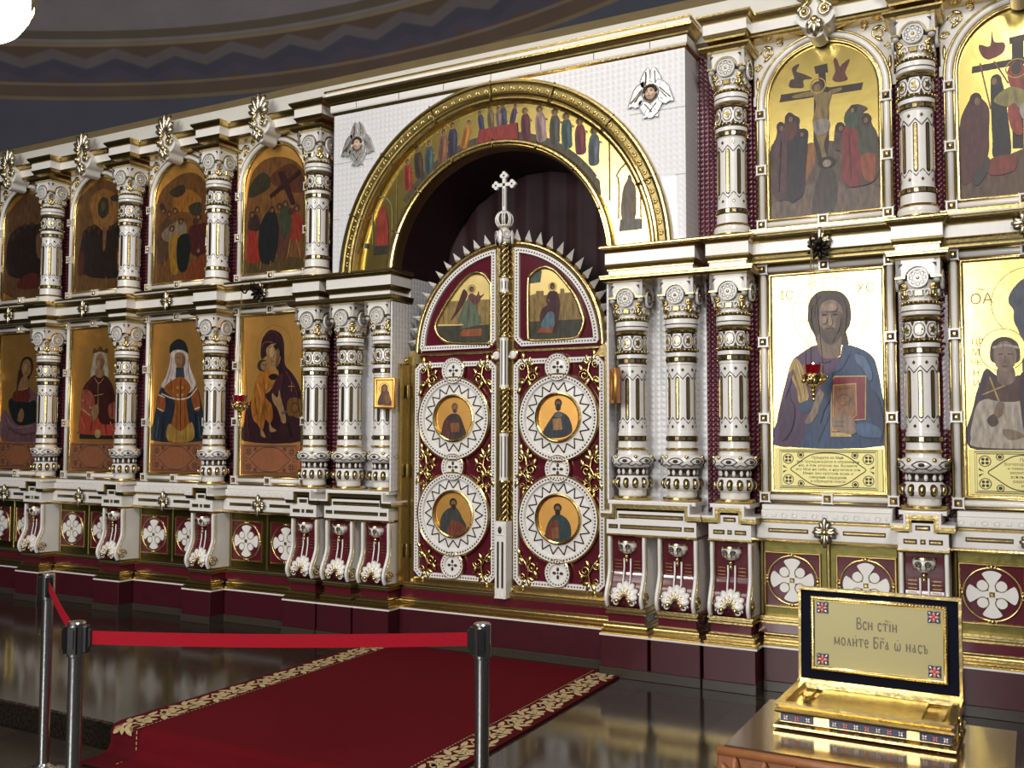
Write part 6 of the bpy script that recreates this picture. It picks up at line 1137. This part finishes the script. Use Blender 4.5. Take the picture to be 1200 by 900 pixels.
g = MB(); zc = 2.235 + zb
g.box(-.0135, .0135, -.012, .012, c + .07, zc + .05, 0, .003); g.box(-.060, .060, -.012, .012, zc - .0135, zc + .0135, 0, .003)
for dx, dz in ((0, 1), (-1, 0), (1, 0)):
    ex, ez = dx * .066, zc + dz * .066
    for q in ((0, .020), (PI / 2, .020), (-PI / 2, .020)):
        a = math.atan2(dz, dx) + q[0]; cx, cz_ = ex + .016 * math.cos(a), ez + .016 * math.sin(a); g.prism(ell(cx, cz_, .016, .016, 14), -.012, .012, 0)
    g.prism(ell(ex, ez, .018, .018, 14), -.0125, .0125, 0); g.ball((ex, -.013, ez), .008, .004, .008, 8, 5, 1)
g.box(-.003, .003, -.0135, -.01, c + .10, zc - .03, 1); g.ball((0, -.013, zc), .009, .005, .009, 8, 5, 1); g.build('cross', [WHITE, DARK], t)
# gilded casings beside the wings
for s, n in ((-1, 'left'), (1, 'right')):
    t = thing('door_casing', 'gilded casing strip along the ' + n + ' side of the double door', 'door frame', (s * .845, .05, -.70 + H), 0, 'door casings')
    g = MB(); g.box(-.024, .024, 0, .09, 0, 1.66, 0, .006); g.box(min(s * .0, s * .02), max(s * .0, s * .02), -.09, .0, 0, 1.66, 0, .004); g.build('strip', GOLD, t)
    for z in (.25, .85, 1.45):
        g = MB(); T = Matrix.Translation((-s * .02, -.012, z)); g.lathe([(.0001, -.05), (.010, -.05), (.012, -.03), (.012, .03), (.010, .05), (.0001, .05)], 10, 0, True, T); g.build('hinge', OLDGOLD, t)
    g = MB(); g.box(-.024, .024, -.012, .09, 1.66, 1.72, 0, .008); g.ball((0, -.014, 1.69), .016, .012, .016, 8, 6); g.build('cap_block', GOLD, t)
# curtain behind the doors
g = MB(); n = 60; vs = []
for z in (PLAT + .02, 2.55 + H): vs += [(-.98 + 1.96 * i / n, .64 + .014 * math.sin(i * .9) + .006 * math.sin(i * 2.3), z) for i in range(n + 1)]
g.add(vs, [(i, i + 1, n + 2 + i, n + 1 + i) for i in range(n)], 0, True); tag(g.build('curtain', CURT), 'dark maroon curtain hanging behind the double door under the vault', 'curtain')

# ------------------------------------------------------------------ small icons on the door pillars
def small_icon(label, loc, rz):
    t = thing('small_icon', label, 'icon', loc, rz, None)
    g = MB(); g.box(-.085, .085, .0, .03, -.115, .115, 0, .004); g.build('board', CARVED, t)
    g = MB(); g.band([(-.087, -.117), (.087, -.117), (.087, .117), (-.087, .117)], [(-.064, -.094), (.064, -.094), (.064, .094), (-.064, .094)], -.010, .004, 0, True, .004); g.build('gilded_frame', WARMAGED, t)
    mb = MB(); mb.box(-.066, .066, -.002, .002, -.096, .096, 1)
    picture(mb, [('o', (120, 84, 36), (-.004, .034, .040), .004), ('s', (92, 52, 30), [(-.05, -.094), (-.048, -.04), (-.03, .0), (-.028, .045), (-.005, .066), (.022, .052), (.026, .01), (.045, -.03), (.052, -.094)]), ('e', (158, 112, 62), (-.003, .032, .017, .023)), ('e', (120, 74, 36), (.022, -.004, .016, .018)), ('s', (136, 84, 36), [(.0, -.02), (.04, -.02), (.045, -.07), (.01, -.08)]), ('l', (70, 40, 26), [(-.03, -.01), (-.02, -.09)], .004)], -.0022)
    mb.build('painting', [PAINT, WARMAGED], t); return t
small_icon('small gold icon hung on the pillar left of the double door', (-.905, -.150, .735 + H), .22)
small_icon('small icon seen edge-on, hung on the pillar right of the double door', (.932, -.140, .745 + H), -1.02)

# ------------------------------------------------------------------ hanging oil lamps
def lampada(label, x, yw, zw, yl, zl, ang=0.):
    """bracket on the wall at (x, yw, zw); the cup hangs at yl with its rim at zl"""
    t = thing('oil_lamp', label, 'lamp', (x, yl, zl + H))
    dy = yw - yl; dz = zw - zl
    g = MB(); P = sm([(0, dy, dz), (0, dy * .75, dz + .035), (0, dy * .4, dz + .01), (0, dy * .2, dz - .03), (0, 0, dz - .01), (0, -.015, dz + .02), (0, .01, dz + .035)], 5, False); g.tube(P, .0065, 6)
    for s in (1, -1): g.tube([(0, dy * .62 + s * (.028 - .0022 * i) * math.cos(i * .7), dz + .045 + s * .01 + (.028 - .0022 * i) * math.sin(i * .7)) for i in range(11)], .0045, 5)
    for i in range(9): a = i * 2 * PI / 9; g.petal(.01 * math.cos(a), dy - .012, dz + .01 * math.sin(a), a, .062, .026, .012)
    g.ball((0, dy - .025, dz), .018, .016, .018, 8, 6); g.build('bracket', IRON, t)
    g = MB()
    for k in range(3):
        a = k * 2 * PI / 3 + .5; g.tube([(.062 * math.cos(a), .062 * math.sin(a), -.065), (.004 * math.cos(a), .004 * math.sin(a), dz - .05), (0, 0, dz - .02)], .0017, 4)
    g.build('chains', OLDGOLD, t)
    g = MB(); g.lathe([(.054, .0), (.056, .002), (.057, .0), (.050, -.05), (.046, -.060), (.0001, -.062)], 24); g.lathe([(.054, 0), (.046, -.052), (.0001, -.055)], 24); g.build('glass_cup', RUBY, t)
    g = MB(); g.lathe([(.050, -.048), (.066, -.054), (.070, -.062), (.064, -.072), (.060, -.088), (.044, -.112), (.022, -.126), (.014, -.140), (.020, -.150), (.012, -.162), (.015, -.174), (.008, -.190), (.011, -.200), (.0001, -.214)], 24)
    for k in range(10): a = k * PI / 5; g.ball((.058 * math.cos(a), .058 * math.sin(a), -.092), .012, .012, .014, 6, 5)
    for k in range(3): a = k * 2 * PI / 3 + .5; volute(g, .066 * math.cos(a), .066 * math.sin(a), -.075, .018, 1, 0, 1.3, .004)
    g.build('gilded_bowl', GOLD, t)
    g = MB(); g.ball((0, 0, .004), .006, .006, .011, 8, 6); g.build('flame', FLAME, t)
lampada('hanging oil lamp with red glass before the icon of the bearded man', 2.243, -.08, 1.545, -.315, .828)
lampada('hanging oil lamp with red glass before the icon of the hooded mother', -2.243, -.08, 1.595, -.27, .735)

# ------------------------------------------------------------------ carpet
t = thing('carpet', 'long dark red carpet with cream floral borders in front of the double door', 'carpet', (0, -.10, PLAT))
def rug_strip(g, x0, x1, z, m=0, th=.012):
    """follows the raised step and falls over its edge"""
    prof = [(0, z), (-1.2, z), (-2.27, z), (-2.31, z - .006), (-2.33, z - .03), (-2.335, z - .10), (-2.35, -PLAT + .018 + z), (-2.40, -PLAT + .006 + z), (-2.54, -PLAT + .004 + z)]
    n = len(prof); v = [(x0, y, q) for y, q in prof] + [(x1, y, q) for y, q in prof]
    g.add(v, [(i, i + 1, n + i + 1, n + i) for i in range(n - 1)], m, True)
    v2 = [(x0, y, q) for y, q in prof] + [(x0, y, q - th) for y, q in prof] + [(x1, y, q) for y, q in prof] + [(x1, y, q - th) for y, q in prof]
    g.add(v2, [(i, n + i, n + i + 1, i + 1) for i in range(n - 1)] + [(2 * n + i, 2 * n + i + 1, 3 * n + i + 1, 3 * n + i) for i in range(n - 1)] + [(0, 2 * n, 3 * n, n)], m)
g = MB(); rug_strip(g, -.80, .76, .014); g.build('field', RUG, t)
for s, n_ in ((-1, 'left'), (1, 'right')):
    x0, x1 = (-1.02, -.80) if s < 0 else (.76, .98)
    g = MB(); rug_strip(g, x0, x1, .014); b = g.build('border', RUGB, t)
    g = MB(); cx = (x0 + x1) / 2
    def on(u, y):      # point on the border's surface at a distance y from the screen
        if y < 2.30: return (u, -y, .0155)
        if y < 2.45: return (u, -2.338 - (y - 2.3) * .02, .0155 - (y - 2.30))
        return (u, -2.42 - (y - 2.45), -PLAT + .020)
    for line in ((x1 - .016,) if s < 0 else (x0 + .016,)):
        for i in range(110):
            y = .03 + i * .0275
            if y > 2.5: break
            a, b_, c_, d = on(line - .003, y), on(line + .003, y), on(line + .003, y + .016), on(line - .003, y + .016); g.add([a, b_, c_, d], [(0, 1, 2, 3)])
    for i in range(12):
        y0 = .06 + i * .19
        def leafp(u, y, ang, l, w_):
            P = [on(u + math.cos(ang) * a * l - math.sin(ang) * b__ * w_, y + math.sin(ang) * a * l + math.cos(ang) * b__ * w_) for a, b__ in ((0, 0), (.25, .38), (.6, .5), (.85, .28), (1, 0), (.85, -.28), (.6, -.5), (.25, -.38))]
            g.add(P, [tuple(range(8))])
        f = 1 if i % 2 else -1
        for k in range(5): leafp(cx + f * .014, y0 + .06, k * 2 * PI / 5 + .3, .062, .040)
        for a, l in ((.6, .095), (2.4, .09), (-.6, .09), (-2.4, .095), (1.57, .06)): leafp(cx - f * .02, y0 + .14, a * f, l, .036)
        leafp(cx - f * .062, y0 + .0, PI / 2, .09, .034); leafp(cx + f * .066, y0 + .10, PI / 2 + f * .3, .10, .034)
    tag(g.build('floral_pattern', CREAM, b), None)

# ------------------------------------------------------------------ barrier posts and belts
def post(label, x, y, r1, two):
    t = thing('barrier_post', label, 'barrier post', (x, y, 0), 0, 'barrier posts')
    g = MB(); g.lathe([(.0001, 0), (.145, 0), (.145, .008), (.132, .020), (.06, .034), (.035, .05), (.028, .06)], 32); g.build('base', STEEL, t)
    g = MB(); g.lathe([(.027, .05), (.027, .885)], 24); g.build('pole', STEEL, t)
    g = MB(); g.lathe([(.027, .868), (.033, .872), (.033, .994), (.029, 1.0), (.0001, 1.0)], 24); g.build('head', STEEL, t)
    for a in two:
        g = MB(); R = Matrix.Rotation(a, 4, 'Z'); g.box(.026, .046, -.017, .017, .885, .985, 0, .004, R); g.box(.044, .050, -.010, .010, .905, .975, 0, 0, R); g.build('belt_slot', BLACK, t)
    return t
PA, PB, PC_ = (.163, -3.568), (1.515, -2.855), (-1.053, -2.807)
aAB = math.atan2(PB[1] - PA[1], PB[0] - PA[0]); aAC = math.atan2(PC_[1] - PA[1], PC_[0] - PA[0])
post('steel barrier post at the left corner where both red belts meet', *PA, 0, (aAB, aAC, aAB - PI / 2, aAC + PI / 2))
post('steel barrier post in front of the carpet, at the right end of the red belt', *PB, 0, (aAB + PI, aAB - PI / 2))
post('farther thin-looking steel barrier post at the far left', *PC_, 0, (aAC + PI, aAC + PI / 2))
def belt(label, a, b):
    L = math.hypot(b[0] - a[0], b[1] - a[1]); an = math.atan2(b[1] - a[1], b[0] - a[0]); n = 16; g = MB()
    t = thing('barrier_belt', label, 'belt', (a[0], a[1], .94), an, 'red barrier belts')
    P = [(.05 + (L - .10) * i / n, 0, -.010 * 4 * (i / n) * (1 - i / n)) for i in range(n + 1)]
    v = []
    for dy in (-.0012, .0012): v += [(x, dy, z - .025) for x, _, z in P] + [(x, dy, z + .025) for x, _, z in P]
    m_ = n + 1
    g.add(v, [(i, i + 1, m_ + i + 1, m_ + i) for i in range(n)] + [(2 * m_ + i, 3 * m_ + i, 3 * m_ + i + 1, 2 * m_ + i + 1) for i in range(n)] + [(m_ + i, m_ + i + 1, 3 * m_ + i + 1, 3 * m_ + i) for i in range(n)] + [(i, 2 * m_ + i, 2 * m_ + i + 1, i + 1) for i in range(n)], 0)
    g.build('webbing', BELT, t); g = MB()
    for x in (.045, L - .055): g.box(x, x + .012, -.008, .008, -.032, .032, 0, .002)
    g.build('belt_clip', BLACK, t)
belt('red belt stretched across the carpet between the two nearer posts', PA, PB)
belt('short-looking red belt running back to the far left post', PA, PC_)

# ------------------------------------------------------------------ carved table with the open casket
TX0, TX1, TY0, TY1, TZ = 2.695, 3.298, -3.755, -3.303, -.307 + H
t = thing('lectern_table', 'dark varnished wooden table with a carved front edge under the casket', 'table', ((TX0 + TX1) / 2, (TY0 + TY1) / 2, 0))
hx, hy = (TX1 - TX0) / 2, (TY1 - TY0) / 2
g = MB(); g.box(-hx, hx, -hy, hy, TZ - .022, TZ, 0, .005); g.build('tabletop', TABLEW, t)
g = MB(); g.box(-hx + .02, hx - .02, -hy + .02, hy - .02, TZ - .16, TZ - .022); g.build('apron', TABLEW, t)
g = MB(); n = 9
g.box(-hx - .012, hx + .012, -hy - .022, -hy + .01, TZ - .115, TZ - .012, 0, .006)
for i in range(n):
    cx = -hx + (i + .5) * 2 * hx / n; y = -hy - .024
    for a, l, w_ in ((90, .075, .022), (60, .066, .020), (120, .066, .020), (28, .05, .018), (152, .05, .018)): g.petal(cx, y, TZ - .088, math.radians(a), l, w_, .014)
    g.ball((cx, y - .006, TZ - .085), .012, .012, .014, 8, 6)
    volute(g, cx + hx / n, y - .002, TZ - .055, .018, 1, 0, 1.5, .006)
g.tube([(-hx - .01, -hy - .018, TZ - .008), (hx + .01, -hy - .018, TZ - .008)], .011, 8); g.build('carved_frieze', CARVED, t)
for sx in (-1, 1):
    for sy in (-1, 1):
        g = MB(); T = Matrix.Translation((sx * (hx - .05), sy * (hy - .05), 0)); g.lathe([(.0001, 0), (.03, 0), (.034, .04), (.022, .08), (.028, .2), (.036, .5), (.024, .72), (.034, .80), (.034, TZ - .15)], 16, 0, True, T); g.build('leg', TABLEW, t)
# casket
CW, CD = .197, .122
t = thing('casket', 'open golden casket with a navy lid and enamel flowers, on the carved table', 'casket', (2.976, -3.445, TZ))
t.rotation_euler.z = -.02
g = MB(); zf = .004
P = [(0, zf, 0), (.010, zf + .002, 0), (.010, zf + .008, 0), (-.004, zf + .014, 0), (-.004, zf + .034, 0), (.006, zf + .038, 0), (.008, zf + .042, 0), (.004, zf + .046, 0), (-.002, zf + .05, 0), (.006, zf + .056, 0), (.006, zf + .062, 0)]
for d0, d1 in zip(P, P[1:]):
    a, b = d0[0], d1[0]
    v = [(sx * (CW + e), sy * (CD + e), z) for e, z in ((a, d0[1]), (b, d1[1])) for sx, sy in ((-1, -1), (1, -1), (1, 1), (-1, 1))]
    g.add(v, [(i, (i + 1) % 4, 4 + (i + 1) % 4, 4 + i) for i in range(4)])
e = .006; zt = zf + .062
v = [(sx * (CW + e), sy * (CD + e), zt) for sx, sy in ((-1, -1), (1, -1), (1, 1), (-1, 1))] + [(sx * (CW - .014), sy * (CD - .014), zt) for sx, sy in ((-1, -1), (1, -1), (1, 1), (-1, 1))] + [(sx * (CW - .020), sy * (CD - .020), zt - .014) for sx, sy in ((-1, -1), (1, -1), (1, 1), (-1, 1))]
g.add(v, [(i, (i + 1) % 4, 4 + (i + 1) % 4, 4 + i) for i in range(4)] + [(4 + i, 4 + (i + 1) % 4, 8 + (i + 1) % 4, 8 + i) for i in range(4)] + [(8, 9, 10, 11)])
g.box(-CW, CW, -CD, CD, zf, zf + .01); g.build('body', GOLD, t)
def flower(cx, cz, s, y, T=None):
    g = MB(); pl = [(s * (1 if i % 2 == 0 else .66) * math.cos(i * PI / 4 + PI / 4), s * (1 if i % 2 == 0 else .66) * math.sin(i * PI / 4 + PI / 4)) for i in range(8)]
    M = Matrix.Translation((cx, y, cz)); M = T @ M if T else M
    g.prism(sm(pl, 2), -.002, .001, 0, M)
    for i in range(4):
        a = i * PI / 2; g.petal(.06 * s * math.cos(a), -.0026, .06 * s * math.sin(a), a, s * .55, s * .34, .002, 1, None, M)
        a += PI / 4; g.petal(.4 * s * math.cos(a), -.0026, .4 * s * math.sin(a), a, s * .45, s * .22, .002, 2, None, M)
    g.ball((0, -.003, 0), s * .14, .002, s * .14, 8, 5, 3, M); return g
FM = [NAVY, PINK, SILVER, mat('red_enamel', rgb(170, 30, 36), 0, .25)]
for x0, x1 in ((-.192, -.112), (-.075, .100), (.128, .196)):
    g = MB(); g.box(x0, x1, -CD + .0015, -CD + .006, zf + .016, zf + .034, 0)
    k = int((x1 - x0) / .022)
    for i in range(k):
        cx = x0 + (i + .5) * (x1 - x0) / k; y = -CD + .0012
        for a in (0, PI / 2, PI, -PI / 2): g.petal(cx, y, zf + .025, a + PI / 4, .007, .0045, .0012, 1 if i % 2 else 2)
        g.ball((cx, y, zf + .025), .003, .002, .003, 6, 4, 3)
    g.build('enamel_band', FM, t)
g = MB(); g.box(-CW + .07, CW - .07, -CD + .04, CD - .03, zt - .013, zt - .008, 0)
g.band([(-.16, -.10), (.16, -.10), (.16, .10), (-.16, .10)], [(-.15, -.09), (.15, -.09), (.15, .09), (-.15, .09)], -.004, .0, 0, True, .002) if False else None
for i in range(5): g.tube([(-CW + .05 + i * .08, -CD + .03, zt - .012), (-CW + .05 + i * .08, CD - .03, zt - .012)], .003, 5)
for i in range(3): g.tube([(-CW + .04, -CD + .04 + i * .08, zt - .012), (CW - .04, -CD + .04 + i * .08, zt - .012)], .003, 5)
g.build('reliquary_plate', LEAF, t)
for sx in (-1, 1):
    for sy in (-1, 1):
        g = MB(); g.ball((sx * (CW - .03), sy * (CD - .02), .004), .010, .010, .004, 10, 6); g.build('foot', GOLD, t)
g = MB(); g.tube([(CW + .010 + .004 * 0, -.01 + .024 * math.cos(u), .032 + .020 * math.sin(u)) for u in [i * PI / 8 for i in range(16)]], .004, 6, 0, True); g.ball((CW + .006, -.01, .052), .008, .010, .008, 8, 6); g.build('handle', GOLD, t)
# lid, leaning back a little on its hinges
lid = thing('lid', None, None, (0, CD + .002, zt)); lid.parent = t; lid.rotation_euler.x = -.04
LH = .244; g = MB(); g.box(-CW, CW, .0, .016, .004, LH, 0, .003); g.build('velvet_lining', VELVET, lid)
g = MB(); g.band([(-CW - .005, 0), (CW + .005, 0), (CW + .005, LH + .005), (-CW - .005, LH + .005)], [(-CW + .002, .007), (CW - .002, .007), (CW - .002, LH - .002), (-CW + .002, LH - .002)], -.005, .024, 0); g.box(-CW - .004, CW + .004, .016, .024, 0, LH + .004); g.build('gold_rim', GOLD, lid)
PW, P0, P1 = .166, .036, LH - .020
g = MB(); g.box(-PW, PW, -.004, .0, P0, P1, 0); pl = g.build('engraved_plate', mat('brushed_gilt_plate', rgb(150, 142, 104), .8, .5, .03, 300, .04), lid)
g = MB(); g.band([(-PW - .004, P0 - .004), (PW + .004, P0 - .004), (PW + .004, P1 + .004), (-PW - .004, P1 + .004)], [(-PW + .007, P0 + .007), (PW - .007, P0 + .007), (PW - .007, P1 - .007), (-PW + .007, P1 - .007)], -.007, .0, 0, True, .003)
dots_along(g, [(-PW + .001, P0 + .001), (PW - .001, P0 + .001), (PW - .001, P1 - .001), (-PW + .001, P1 - .001)], .008, .0035, -.008, 0); g.build('beaded_edge', GOLD, lid)
for sx in (-1, 1):
    for cz in (P0 + .026, P1 - .026): flower(sx * (PW - .028), cz, .021, -.005).build('enamel_flower', FM, lid)
ENG = mat('engraved_lettering', rgb(92, 86, 66), .2, .5)
hand_text('lettering', 'Вси ст~іи', .041, ENG, pl, (.0, -.0042, P1 - .062), .68)
hand_text('lettering', "моли'те Бг~а ѡ насъ", .041, ENG, pl, (.008, -.0042, P1 - .108), .68)
for sx in (-1, 1):
    g = MB(); T = Matrix.Translation((sx * (CW - .03), .006, .0)) @ Matrix.Rotation(PI / 2, 4, 'Y'); g.lathe([(.0001, -.02), (.006, -.02), (.006, .02), (.0001, .02)], 10, 0, True, T); g.build('hinge', GOLD, lid)
    g = MB(); g.tube([(sx * (CW + .003), .0, .01), (sx * (CW + .006), -.012, -.002)], .003, 5); g.build('stay', GOLD, lid)

# ------------------------------------------------------------------ chandelier at the upper left
t = thing('chandelier', 'bright round hanging lamp cut by the upper left corner', 'lamp', (-.727, -3.739, 2.30 + H))
g = MB(); g.lathe([(.40, .10), (.43, .05), (.43, -.05), (.40, -.10), (.37, -.10), (.37, .10), (.40, .10)], 48); g.build('glass_ring', LAMPW, t)
g = MB(); g.lathe([(.445, .018), (.455, 0), (.445, -.018)], 48); g.lathe([(.372, .10), (.36, .115), (.44, .112), (.402, .10)], 48); g.build('brass_rim', OLDGOLD, t)
g = MB()
for k in range(4): a = k * PI / 2 + .3; g.tube([(.40 * math.cos(a), .40 * math.sin(a), .1), (.02 * math.cos(a), .02 * math.sin(a), 1.0)], .006, 5)
g.tube([(0, 0, .98), (0, 0, 6.05)], .012, 6); g.build('hanging_rod', OLDGOLD, t)
